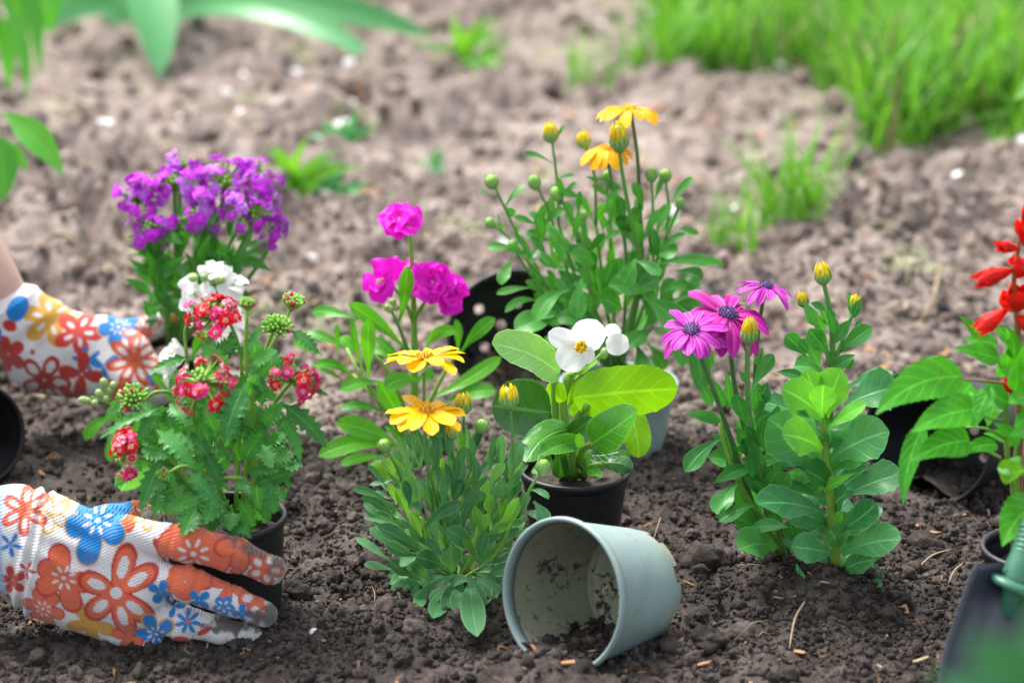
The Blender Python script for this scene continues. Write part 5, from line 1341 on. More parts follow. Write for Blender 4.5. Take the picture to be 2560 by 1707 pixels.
# ------------------------------------------------------------------ background plants
ID = lambda x, y: (x, y)
def bgplant(name, label, cat, base, **kw):
    return Plant(name, label, cat, base, ID, 1.0, **kw)
st = bgplant('strap_leaf_plant', 'large plant with broad pale green strap leaves arching over the soil', 'plant', (330, 95))
for a in [(335, -260, 398, 192, 135, .0, -.25, .02, .1), (370, 48, 965, 172, 72, 0, -.12, .22, .5), (360, 5, 1085, 92, 72, .05, .05, .12, .5), (290, 5, 50, 66, 78, .05, .0, .12, .3),
          (320, 60, 260, -180, 70, 0, .1, .05, .3), (340, 60, 430, -220, 70, .1, .2, .05, .3), (300, 60, 120, -150, 70, .1, .2, .1, .3), (380, 30, 640, -120, 70, .15, .3, .2, .4), (345, 60, 330, -260, 80, .2, .3, 0, .3), (310, 60, 200, -260, 80, .2, .3, 0, .3)]:
    st.leaf(a, M['lf_strap'], 'strap', fold=.2, ripple=.03, nl=22, nw=3)
s2 = bgplant('hanging_leaf_plant', 'clump of drooping green leaves at the upper left corner', 'plant', (-60, 330))
for a in [(40, -120, 98, 192, 50, 0, -.05, .08, .2), (0, -20, 66, 250, 40, -.02, -.08, .15, .3), (70, -130, 128, 85, 105, .02, .0, .05, .2), (20, -90, 60, 180, 40, .05, .0, .05, .4), (-30, 0, 20, 230, 46, 0, -.03, .15, .3), (-20, -140, 30, 60, 70, .0, .0, .1, .3)]:
    s2.leaf(a, M['lf_hang'], 'lance', fold=.15, ripple=.05, nl=18)
s2.stem([(-60, 330), (-70, 100), (10, -130)], 14, 8, M['stem'])
s2.stem([(-60, 330), (-60, 60), (70, -130, .02)], 12, 8, M['stem'])
s3 = bgplant('drooping_leaf_plant', 'few pointed green leaves hanging in at the left edge', 'plant', (-110, 760))
s3.stem([(-110, 760), (-90, 450), (-50, 310), (20, 288)], 9, 4, M['stem'])
for a in [(15, 285, 158, 440, 72, -.01, -.04, .12, .25), (-20, 330, 5, 505, 78, -.02, -.05, .15, .15), (10, 350, 70, 430, 32, 0, -.01, .05, .3), (-60, 330, -90, 520, 70, 0, -.03, 0, .3), (-50, 320, -160, 420, 60, 0, 0, .1, .4)]:
    s3.leaf(a, M['lf_hang'], 'lance', fold=.2, ripple=.05, nl=20, nw=3)
s4 = bgplant('jagged_leaf_plant', 'single pale toothed leaf tip poking in at the right edge', 'plant', (2700, 520))
s4.stem([(2700, 520), (2720, 300), (2660, 190)], 9, 5, M['stem'])
for a in [(2650, 185, 2535, 250, 70, -.1, -.14, .1, .3), (2660, 190, 2600, 120, 60, 0, -.05, .1, .3), (2665, 190, 2760, 260, 80, 0, -.05, .1, .3)]:
    s4.leaf(a, M['lf_bego_pale'], 'ovate', nl=36, nw=3, serr=9, sd=.2)

# weeds behind the violet flowers and between the clods
def weed(label, base, leaves, w, mat, prof='lance', h=40):
    pl = bgplant('weed', label, 'weed', base, group='weeds on the bare soil')
    for i in range(leaves):
        a = random.uniform(0, 6.28); L = random.uniform(.5, 1.1) * h
        pl.leaf((base[0] + random.uniform(-.3, .3) * h, base[1] - random.uniform(0, .2) * h, base[0] + 1.3 * L * math.cos(a), base[1] - .25 * h + L * .75 * math.sin(a) - .3 * L, random.uniform(.7, 1.2) * w, 0, random.uniform(-1, 1) * h * pl.u, .15), mat, prof, nl=9)
weed('bright green weed spreading behind the violet flowers', (735, 505), 26, 26, M['grass'], h=130)
weed('small weed beside the tall pink flower, lying on bare soil', (835, 500), 14, 22, M['lf_strap'], h=85)
weed('pale weed with a white petal on it right of the violet flowers', (860, 385), 14, 24, M['lf_strap'], h=85)
weed('leafy weed in the dry soil near the top middle', (1165, 165), 22, 20, M['grass'], h=110)
weed('weed at the left edge below the hanging leaves', (20, 520), 10, 22, M['grass'], h=70)
weed('tiny weed behind the left part of the orange daisy plant', (1090, 430), 8, 14, M['lf_strap'], h=55)

def grass_blades(mb, roots, Lr, wr, spread=.42, mi=lambda: 0):
    for g in roots:
        L = random.uniform(*Lr); a = random.uniform(0, 6.28); ln = abs(random.gauss(0, spread))
        d = np.array([math.cos(a) * ln, math.sin(a) * ln, 1.0]); d = d / np.linalg.norm(d)
        t = np.linspace(0, 1, 6)[:, None]
        cur = g + d * L * t + np.array([math.cos(a), math.sin(a), -.35]) * (L * random.uniform(.05, .5) * t ** 2)
        wdv = np.array([-math.sin(a + random.gauss(0, .6)), math.cos(a), 0])
        hw = np.interp(t[:, 0], *PROF['grass']) * random.uniform(*wr) * .5
        blade(mb, cur, np.repeat(wdv[None], 6, 0), hw, .25, 0, 1, mi=mi())
def in_poly(x, y, poly):
    r = False
    for i in range(len(poly)):
        x1, y1 = poly[i]; x2, y2 = poly[i - 1]
        if (y1 > y) != (y2 > y) and x < (x2 - x1) * (y - y1) / (y2 - y1) + x1: r = not r
    return r
def roots_in(poly, n, clump=0):
    xs = [p[0] for p in poly]; ys = [p[1] for p in poly]
    # sample evenly over the ground, not over the picture
    c = [gp(*p) for p in poly]
    x0, x1 = min(p[0] for p in c), max(p[0] for p in c); y0, y1 = min(p[1] for p in c), max(p[1] for p in c)
    gpoly = [(p[0], p[1]) for p in c]; out = []
    while len(out) < n:
        x, y = random.uniform(x0, x1), random.uniform(y0, y1)
        if not in_poly(x, y, gpoly): continue
        if clump and float(fbm(np.array(x * clump), np.array(y * clump), 2, 91)) + random.uniform(-.25, .25) < -.10: continue
        out.append((x, y))
    q = np.array(out)
    return list(np.column_stack([q, height(q[:, 0], q[:, 1]) - .004]))
lawn = [(1670, 190), (1800, 190), (2030, 215), (2130, 310), (2160, 395), (2240, 385), (2330, 350), (2430, 300), (2600, 330), (2900, 350), (2900, -380), (1560, -380), (1640, 100)]
lawn_near = [(1670, 190), (1800, 190), (2030, 215), (2110, 300), (2150, 400), (2240, 410), (2330, 385), (2430, 345), (2480, 375), (2600, 385), (2900, 400), (2900, 20), (1640, 20)]
mb = MB()
grass_blades(mb, roots_in(lawn_near, 4600, 9), (.06, .20), (.004, .009), mi=lambda: random.choice([0, 0, 0, 2, 2, 0, 0, 0, 2, 1]))
grass_blades(mb, roots_in([(1640, 20), (2900, 20), (2900, -260), (1560, -260)], 3600, 4), (.12, .30), (.006, .012), mi=lambda: random.choice([0, 0, 0, 2, 2, 0, 0, 0, 2, 1]))
o = link('grass', mb.mesh('grass', [M['grass'], M['straw'], M['grass_dk']])); tag(o, 'tall bright green grass growing at the upper right', 'grass', kind='stuff')
def tuft(label, base, spread, n, Lr, wr=(.003, .006), lean=.3):
    pl = bgplant('grass_tuft', label, 'grass', base, group='grass tufts on bare soil')
    for i in range(n):
        x = base[0] + random.uniform(-1, 1) * spread; y = base[1] + random.uniform(-.3, .3) * spread * .5
        g = gp(x, y); g[2] = float(height(g[0], g[1])) - .004
        mb = MB(); grass_blades(mb, [g], Lr, wr, lean); pl.part('blade', mb, M['grass'])
tuft('grass tuft right of the orange daisies, the densest one', (1975, 575), 70, 60, (.09, .17))
tuft('thin grass tuft just right of the orange daisy plant', (1830, 630), 60, 26, (.06, .13))
tuft('grass tuft at the right edge above the red flowers', (2510, 415), 40, 22, (.04, .09))
tuft('grass tuft in the dry soil above the orange daisies', (1475, 225), 55, 26, (.06, .14))
tuft('thin grass tuft left of the tall grass at the top', (1610, 200), 60, 26, (.08, .20))
tuft('small grass tuft between the two top grass tufts', (1680, 170), 40, 30, (.08, .22))

# ------------------------------------------------------------------ fallen white petals, stones and clods, each its own
def lump_mesh(name, mat, r, seed, flat=.7, rough=.35, sub=3):
    bm = __import__('bmesh').new(); __import__('bmesh').ops.create_icosphere(bm, subdivisions=sub, radius=1)
    from mathutils import noise as nz
    for v in bm.verts:
        p = v.co.copy()
        k = 1 + rough * nz.fractal(p * 1.1 + Vector((seed * 3.1, 0, 0)), 1, 2, 4) + rough * .5 * nz.noise(p * 3 + Vector((seed, 1, 0)))
        v.co = Vector((p.x * k * r, p.y * k * r * (.75 + .25 * math.sin(seed)), p.z * k * r * flat))
    me = bpy.data.meshes.new(name); bm.to_mesh(me); bm.free(); me.materials.append(mat)
    me.polygons.foreach_set('use_smooth', np.ones(len(me.polygons), dtype=bool))
    return me
def petal_thing(px, py, size, label):
    g = gp(px, py); g[2] = float(height(g[0], g[1])) + .004
    k = size * 1.0 * mpp(g)
    mb = MB(); a = random.uniform(0, 6.28); e = np.array([math.cos(a), math.sin(a), random.uniform(.1, .4)]); e = nrm(e)
    t = np.linspace(0, 1, 9)[:, None]
    cur = g + e * k * (t - .5) + np.array([0, 0, 1]) * k * .25 * (t - .5) ** 2 + np.array([0, 0, .42 * k])
    w = np.array([-math.sin(a), math.cos(a), (1 if math.cos(a) > 0 else -1) * random.uniform(.3, .9)])
    blade(mb, cur, np.repeat(w[None], 9, 0), np.interp(t[:, 0], *PROF['round']) * k * .42, .3, .1, 3)
    o = link('fallen_petal', mb.mesh('fallen_petal', M['white_petal'], g)); o.location = g
    tag(o, label, 'petal', 'white petals fallen on the soil')
for px, py, s, lb in [
    (973, 72, 34, 'fallen white petal under the longest strap leaf'), (873, 190, 30, 'fallen white petal below the tips of the strap leaves'), (876, 287, 32, 'bright fallen white petal left of the orange daisies, upper soil'),
    (565, 245, 28, 'fallen white petal straight above the violet flowers, left one'), (608, 205, 24, 'faint fallen petal above the violet flowers, highest one'), (742, 240, 22, 'dim fallen petal right above the violet flowers'),
    (452, 335, 26, 'fallen petal just above the left of the violet flowers'), (598, 328, 24, 'fallen petal close above the middle of the violet flowers'), (855, 362, 44, 'large white petal lying on a pale weed'),
    (272, 442, 40, 'white petal lying left of the violet flowers'), (783, 655, 30, 'white petal on the soil left of the hot pink flowers'), (1262, 612, 40, 'white petal at the left foot of the orange daisy plant'),
    (1628, 52, 26, 'fallen white petal at the top beside the tall grass'), (1952, 203, 30, 'fallen white petal under the front edge of the tall grass'), (2104, 302, 26, 'fallen white petal left of the grass corner'),
    (2360, 322, 28, 'fallen white petal at the foot of the grass, right part'), (2552, 450, 28, 'fallen white petal at the right edge on bare soil'), (2060, 440, 22, 'small fallen petal right of the densest grass tuft'),
    (2387, 542, 30, 'fallen white petal above the red flowers'), (1833, 523, 22, 'fallen petal within the thin grass tuft'), (1683, 540, 34, 'white petal caught behind the right of the orange daisy plant'),
    (782, 1590, 24, 'small white petal lying on the soil right of the near glove'), (1500, 80, 24, 'fallen white petal at the top middle')]:
    petal_thing(px, py, s, lb)
def clod(px, py, w, label, mat='crumb', name='soil_clod', cat='clod', flat=.7, seed=None):
    g = gp(px, py); r = w * .5 * mpp(g)
    if py < 600: r *= .75; flat *= .6
    g[2] = float(height(g[0], g[1])) + r * .1
    o = link(name, lump_mesh(name, M[mat], r, seed if seed is not None else random.uniform(0, 50), flat, .38, 4)); o.location = g; o.rotation_euler = (0, 0, random.uniform(0, 6.28))
    tag(o, label, cat, 'soil clods' if cat == 'clod' else 'stones in the soil')
for px, py, w, lb in [
    (745, 1488, 88, 'dark rounded clod touching the gripped black pot'), (1760, 1410, 130, 'pale earth clod between the fallen grey blue pot and the purple daisies'), (1790, 1375, 60, 'small brown clod on top of the pale clod by the purple daisies'),
    (1770, 1640, 95, 'round earth clod in the foreground right of the fallen pot'), (1500, 1640, 0, ''), (230, 1530, 46, 'clod under the lower edge of the near glove'), (175, 1620, 42, 'clod below the near glove, nearer the camera'),
    (1240, 1665, 60, 'brown clod in front of the left lip of the fallen pot'), (960, 1440, 110, 'flattish clod left of the foot of the yellow daisy plant'), (1010, 1655, 70, 'crumbly clod in the foreground below the yellow daisies'),
    (2440, 1250, 60, 'grey crumbly clod in front of the right fallen black pot'), (2390, 1255, 50, 'dark clod left of the grey crumbly clod by the right fallen pot'), (2010, 1690, 60, 'pale clod at the bottom edge under the broad leaved plant'),
    (690, 310, 120, 'flat pale clod above the violet flowers'), (160, 300, 100, 'pale clod at the upper left beside the hanging leaves'), (310, 150, 90, 'reddish clod under the vertical strap leaf'), (220, 215, 100, 'grey clod left of the vertical strap leaf'),
    (620, 150, 120, 'pale broad clod under the strap leaves'), (1560, 130, 120, 'pale dusty clod at the top left of the tall grass'), (2180, 280, 90, 'earth lump against the edge of the tall grass'), (2260, 420, 120, 'long dark ridge of earth in front of the tall grass'),
    (2450, 500, 90, 'pale flat lump near the right edge above the red flowers'), (2280, 700, 46, 'small pale stone like lump left of the red flowers'), (1150, 330, 130, 'dark clod in the upper middle of the dry soil'), (950, 420, 110, 'clod above the hot pink flowers'), (1330, 480, 80, 'clod behind the upper left buds of the orange daisy plant'), (1290, 180, 110, 'broad low clod in the dry soil at the top middle')]:
    if w: clod(px, py, w, lb)
for px, py, w, lb in [(2440, 505, 60, 'pale flat stone in the dry soil right of the grass tuft'), (2170, 770, 34, 'grey pebble behind the broad leaved plant'), (1880, 250, 40, 'pale pebble before the tall grass')]:
    clod(px, py, w, lb, 'stone', 'stone', 'stone', .6)
def straw_thing(pts, r, label, mat='straw'):
    q = []
    for px, py, h in pts:
        g = gp(px, py); g[2] = float(height(g[0], g[1])) + .003 + h; q.append(g)
    mb = MB(); u = mpp(q[0]); tube(mb, q, [r * u * .55, r * u * .6, r * u * .3], 6)
    o = link('straw_stalk', mb.mesh('straw_stalk', M[mat], q[0])); o.location = q[0]
    tag(o, label, 'straw', 'dry stalks on the soil')
straw_thing([(1610, 1410, 0), (1628, 1380, .004), (1650, 1335, .012)], 4, 'pale dry stalk sticking up behind the fallen grey blue pot')
straw_thing([(2292, 1412, 0), (2330, 1392, .006), (2380, 1376, .003)], 5, 'long bent straw on the soil left of the black pot at the right')
straw_thing([(2372, 1446, 0), (2385, 1432, .004), (2407, 1418, .003)], 4, 'short straw nearest to the black pot at the right')
straw_thing([(2010, 1545, .002), (1985, 1600, .004), (1972, 1650, 0)], 5, 'dark twig lying in the foreground below the broad leaved plant', 'straw')
straw_thing([(2345, 725, .01), (2335, 780, .012), (2300, 815, 0)], 8, 'curved pale straw left of the red flowers')
straw_thing([(110, 680, 0), (170, 700, .02), (235, 712, 0)], 10, 'thick pale straw above the far glove')
straw_thing([(0, 625, 0), (30, 605, .01), (65, 592, .0)], 8, 'grey straw at the left edge beside the bare arm')
for (px, py, w, a, lb) in [(2000, 1650, 40, .8, 'orange wood chip lying in the foreground left of a second long chip'), (2060, 1655, 36, 2.4, 'second long orange wood chip in the foreground'), (1722, 1478, 34, .5, 'orange wood chip just right of the fallen grey blue pot'), (1760, 1683, 40, 0, 'orange wood chip at the bottom edge right of the fallen pot'),
                           (1345, 1600, 30, 1.3, 'brown bark flake lying inside the fallen grey blue pot mouth'), (1945, 1532, 26, 0, 'small bright chip below the purple daisies'), (2060, 1508, 28, .4, 'orange chip at the foot of the broad leaved plant'), (850, 1500, 30, 1.3, 'upright orange splinter between the near glove and the yellow daisies'), (2330, 1330, 46, .7, 'wide pale chip left of the black pot at the right')]:
    g = gp(px, py); u = mpp(g); g[2] = float(height(g[0], g[1])) + .003
    if 'inside' in lb: g[2] += .004
    Lx = w * .5 * u; v = np.array([(-1, -.22, 0), (-.3, -.28, .06), (.6, -.2, 0), (1, .02, .05), (.5, .22, 0), (-.4, .26, .04), (-1.05, .1, 0)]) * Lx
    v = np.vstack([v, v + np.array([0, 0, .14 * Lx])]); n = 7
    f = [tuple(range(n - 1, -1, -1)), tuple(range(n, 2 * n))] + [(i, (i + 1) % n, (i + 1) % n + n, i + n) for i in range(n)]
    mb = MB(); mb.add(v, f); o = link('wood_chip', mb.mesh('wood_chip', M['wood'], smooth=False)); o.location = g; o.rotation_euler = (random.uniform(-.4, .6), random.uniform(-.3, .3), -a)
    tag(o, lb, 'wood chip', 'larger wood chips')
# ------------------------------------------------------------------ gloves: blended volumes turned into a surface
def smin(a, b, k):
    h = np.clip(.5 + .5 * (b - a) / k, 0, 1)
    return b + (a - b) * h - k * h * (1 - h)
def cone_sdf(Pq, a, b, ra, rb, nv=None, flat=1.0):
    a = a.astype(np.float32); b = b.astype(np.float32); nv = nv.astype(np.float32); ra, rb, flat = np.float32(ra), np.float32(rb), np.float32(flat)
    ba = b - a; t = np.clip(((Pq - a) @ ba) / (ba @ ba), 0, 1)
    q = Pq - a - t[..., None] * ba
    if flat != 1.0: q = q + nv * ((q @ nv) * (flat - 1))[..., None]
    return np.sqrt((q * q).sum(-1)) - (ra + (rb - ra) * t)
def surface_nets(Fv, o, h):
    s = Fv < 0
    c = s[:-1, :-1, :-1].astype(np.int8)
    tot = sum(s[i:s.shape[0] - 1 + i, j:s.shape[1] - 1 + j, k:s.shape[2] - 1 + k].astype(np.int8) for i in (0, 1) for j in (0, 1) for k in (0, 1))
    cells = np.argwhere((tot > 0) & (tot < 8))
    idx = -np.ones(tot.shape, dtype=np.int64); idx[tuple(cells.T)] = np.arange(len(cells))
    acc = np.zeros((len(cells), 3)); cnt = np.zeros(len(cells))
    corners = [(i, j, k) for i in (0, 1) for j in (0, 1) for k in (0, 1)]
    for a in corners:
        for ax in range(3):
            if a[ax]: continue
            b = list(a); b[ax] = 1
            va = Fv[tuple((cells + a).T)]; vb = Fv[tuple((cells + b).T)]
            m = (va < 0) != (vb < 0)
            t = va[m] / (va[m] - vb[m])
            p = np.tile(np.array(a, float), (m.sum(), 1)); p[:, ax] = t
            acc[m] += p; cnt[m] += 1
    v = (cells + acc / cnt[:, None]) * h + o
    quads = []
    for ax in range(3):
        u, w = (ax + 1) % 3, (ax + 2) % 3
        sl0 = [slice(None)] * 3; sl1 = [slice(None)] * 3
        sl0[ax] = slice(0, -1); sl1[ax] = slice(1, None)
        ch = np.argwhere(s[tuple(sl0)] != s[tuple(sl1)])
        ok = (ch[:, u] > 0) & (ch[:, w] > 0) & (ch[:, u] < s.shape[u] - 1) & (ch[:, w] < s.shape[w] - 1)
        ch = ch[ok]
        def cell(du, dw):
            q = ch.copy(); q[:, u] += du; q[:, w] += dw
            return idx[tuple(q.T)]
        q = np.stack([cell(-1, -1), cell(0, -1), cell(0, 0), cell(-1, 0)], -1)
        inside = s[tuple(ch.T)]
        q[~inside] = q[~inside][:, ::-1]
        quads.append(q)
    return v, np.vstack(quads)
def mesh_from(name, v, f, mat, orgp):
    me = bpy.data.meshes.new(name)
    me.vertices.add(len(v)); me.vertices.foreach_set('co', (v - orgp).ravel())
    me.loops.add(f.size); me.loops.foreach_set('vertex_index', f.ravel().astype(np.int32))
    me.polygons.add(len(f)); me.polygons.foreach_set('loop_start', np.arange(0, f.size, 4, dtype=np.int32))
    me.polygons.foreach_set('use_smooth', np.ones(len(f), dtype=bool))
    me.update(calc_edges=True); me.validate()
    me.materials.append(mat)
    return me
# colours of the print (linear)
CW, CB, CR, CO, CY, CDK = [np.array(c) for c in ((.72, .70, .69), (.005, .20, .55), (.50, .035, .025), (.72, .14, .06), (.66, .33, .035), (.06, .045, .04))]
def aa(x, e): return np.clip(.5 - x / e, 0, 1)          # 1 inside
def paint(C, m, col):
    C += (col - C) * m[:, None]
def flower(C, U, c, Rr, n, rot, fill, line=None, wide=.5, hole=None, seeds=None, e=1.0, lw=.06, angs=None, lens=None):
    """petals as ellipses round a centre, in print units (photo-pixel sized)"""
    Rr = Rr * .92
    d = U - np.array(c)
    near = (np.abs(d) < Rr * 1.5).all(1)
    if not near.any(): return
    ii = np.where(near)[0]; d = d[ii]; Cs = C[ii]
    angs = angs if angs is not None else [rot + 2 * math.pi * k / n for k in range(n)]
    S_ = np.full(len(d), 1e3); Hh = np.full(len(d), 1e3)
    for k, a in enumerate(angs):
        L = Rr * (lens[k] if lens else 1.0)
        x = d[:, 0] * math.cos(a) + d[:, 1] * math.sin(a); y = -d[:, 0] * math.sin(a) + d[:, 1] * math.cos(a)
        sx = (x - L * .54) / (L * .5); sy = y / (Rr * wide * .72 * (.55 + .45 * np.clip(x / L, 0, 1)))
        q = (np.sqrt(sx * sx + sy * sy) - 1) * Rr * wide * .6
        S_ = np.minimum(S_, q)
        q2 = (np.sqrt(((x - L * .6) / (L * .26)) ** 2 + (y / (Rr * wide * .32)) ** 2) - 1) * Rr * .25
        Hh = np.minimum(Hh, q2)
    if line is not None: paint(Cs, aa(S_ - Rr * lw, e), line)
    if fill is not None: paint(Cs, aa(S_, e), fill)
    elif line is not None: paint(Cs, aa(S_ + Rr * lw, e), CW)
    if hole is not None: paint(Cs, aa(Hh, e), hole)
    if seeds is not None:
        r = np.hypot(d[:, 0], d[:, 1]); th = np.arctan2(d[:, 1], d[:, 0])
        ph = (th / (2 * math.pi) * 8) % 1 - .5
        q = np.sqrt(((r - Rr * .33) / (Rr * .13)) ** 2 + (ph * 2 * math.pi / 8 * r / (Rr * .05)) ** 2) - 1
        paint(Cs, aa(q * Rr * .06, e), seeds); paint(Cs, aa(r - Rr * .08, e), seeds)
    C[ii] = Cs
def spot(C, U, c, rx, ry, rot, col, e=1.5, rag=0.):
    d = U - np.array(c); x = d[:, 0] * math.cos(rot) + d[:, 1] * math.sin(rot); y = -d[:, 0] * math.sin(rot) + d[:, 1] * math.cos(rot)
    q = (np.sqrt((x / rx) ** 2 + (y / ry) ** 2) - 1) * min(rx, ry)
    if rag: q = q + rag * fbm(U[:, 0] * .09, U[:, 1] * .09, 3, 4) * min(rx, ry)
    paint(C, aa(q, e), col)

def build_glove(prims, k, box, h, wrinkle, painter, name, pref, Yref):
    lo, hi = box
    ns = np.ceil((hi - lo) / h).astype(int) + 1
    g = [lo[i] + h * np.arange(ns[i]) for i in range(3)]
    Pq = np.stack(np.meshgrid(*g, indexing='ij'), -1).astype(np.float32)
    Fv = None
    for grp in prims:
        D = None
        for (a, b, ra, rb, fl, kk) in grp:
            d = cone_sdf(Pq, a, b, ra, rb, CAMDIR, fl)
            D = d if D is None else smin(D, d, kk)
        Fv = D if Fv is None else smin(Fv, D, k)
    Fv = Fv + wrinkle(Pq)
    v, f = surface_nets(Fv, lo, h)
    # print coordinates: flat on the hand, in photo-pixel sized units
    c0 = P(*pref, Yref); u = mpp(c0)
    U = np.stack([(v - c0) @ RGT, -(v - c0) @ UPV], -1) / u
    U += np.array(pref)
    # perspective is weak here; shift so that the reference plane agrees
    C = np.tile(CW, (len(v), 1))
    painter(C, U, v)
    orgp = v.mean(0)
    me = mesh_from(name, v, f, M['glove'], orgp)
    ca = me.color_attributes.new('print', 'FLOAT_COLOR', 'POINT')
    ca.data.foreach_set('color', np.hstack([C, np.ones((len(C), 1))]).astype(np.float32).ravel())
    o = link(name, me); o.location = orgp
    return o

person = thing('person', (-.62, 2.0, 0), 'bare forearms in floral print garden gloves reaching in from the left', 'person')
# ---- near glove: left hand closed round the pot
YF = POT_V[2][1] - .052
YN = YF
def q_(px, py, d=0.): return P(px, py, YN + d)
un = mpp(q_(300, 1400))
r_ = lambda px: px * un
def C1(a, b, ra, rb, fl=1.0, kk=.008): return (q_(*a), q_(*b), r_(ra), r_(rb), fl, kk)
palm = [C1((40, 1345, .01), (150, 1385, .005), 118, 118, 1.45, .02), C1((150, 1360, .005), (330, 1370, .0), 108, 62, 1.3, .02), C1((150, 1420, .005), (330, 1465, -.005), 128, 100, 1.4, .02),
        C1((160, 1460, .005), (300, 1545, .0), 95, 72, 1.3, .02), C1((-140, 1320, .02), (40, 1345, .012), 112, 116, 1.35, .02)]
index = [C1((320, 1335, -.002), (470, 1358, -.014), 46, 44, 1.1), C1((470, 1358, -.014), (590, 1387, -.012), 43, 39, 1.1), C1((590, 1387, -.012), (678, 1424, .003), 39, 36, 1.1)]
middle = [C1((330, 1430, -.008), (470, 1460, -.020), 46, 43, 1.1), C1((470, 1460, -.020), (580, 1502, -.016), 43, 38, 1.1), C1((580, 1502, -.016), (662, 1534, -.002), 38, 34, 1.1)]
ring = [C1((310, 1515, -.004), (450, 1553, -.012), 42, 40, 1.1), C1((450, 1553, -.012), (550, 1574, -.011), 39, 32, 1.1), C1((550, 1574, -.011), (628, 1586, .0), 34, 27, 1.1)]
little = [C1((280, 1560, .0), (370, 1592, -.008), 42, 38, 1.1), C1((370, 1592, -.008), (410, 1618, .006), 36, 26, 1.1)]
thumb = [C1((250, 1320, .01), (340, 1300, .035), 58, 44, 1.1), C1((340, 1300, .035), (425, 1295, .07), 42, 34, 1.1), C1((425, 1295, .07), (470, 1305, .1), 32, 26, 1.1)]
lo = np.minimum(q_(-150, 1660, -.06), q_(-150, 1180, -.06)); hi = np.maximum(q_(730, 1180, .13), q_(730, 1660, .13))
lo = np.array([q_(-60, 1400)[0], YN - .055, -.006]); hi = np.array([q_(730, 1400)[0], YN + .105, q_(0, 1165, 0)[2]])
ax_n = nrm(q_(300, 1430) - q_(-100, 1320)); wr0 = q_(50, 1340)
def wrinkle_n(Pq):
    s = (Pq - wr0) @ ax_n / un + .06 * (Pq - wr0) @ UPV / un
    e = np.exp(-((s - 8) / 60) ** 2)
    W = -.0022 * np.exp(-((s - 22) / 8) ** 2) - .0020 * np.exp(-((s - 52) / 6.5) ** 2) + .0026 * np.exp(-((s - 37) / 7) ** 2) + .002 * np.exp(-((s - 4) / 9) ** 2)
    g = (Pq - wr0) @ ax_n / un; hgt = (Pq - wr0) @ UPV / un
    for c_, wd_, am_ in ((365, 7, .0009), (420, 6, .0011), (505, 5, .0010), (520, 5, .0007), (600, 5, .0009), (612, 4, .0007)):
        W = W + am_ * np.exp(-((g - c_ - 8 * np.sin(hgt * .05) + .25 * hgt) / wd_) ** 2)
    fold = np.sin((g * .05 + hgt * .085) + 1.5 * np.sin(hgt * .02)) * np.exp(-((g - 130) / 90) ** 2)
    return W + .0016 * fold + .0011 * np.sin(Pq[..., 0] * 130 + Pq[..., 2] * 90) * np.sin(Pq[..., 2] * 160 + 1)
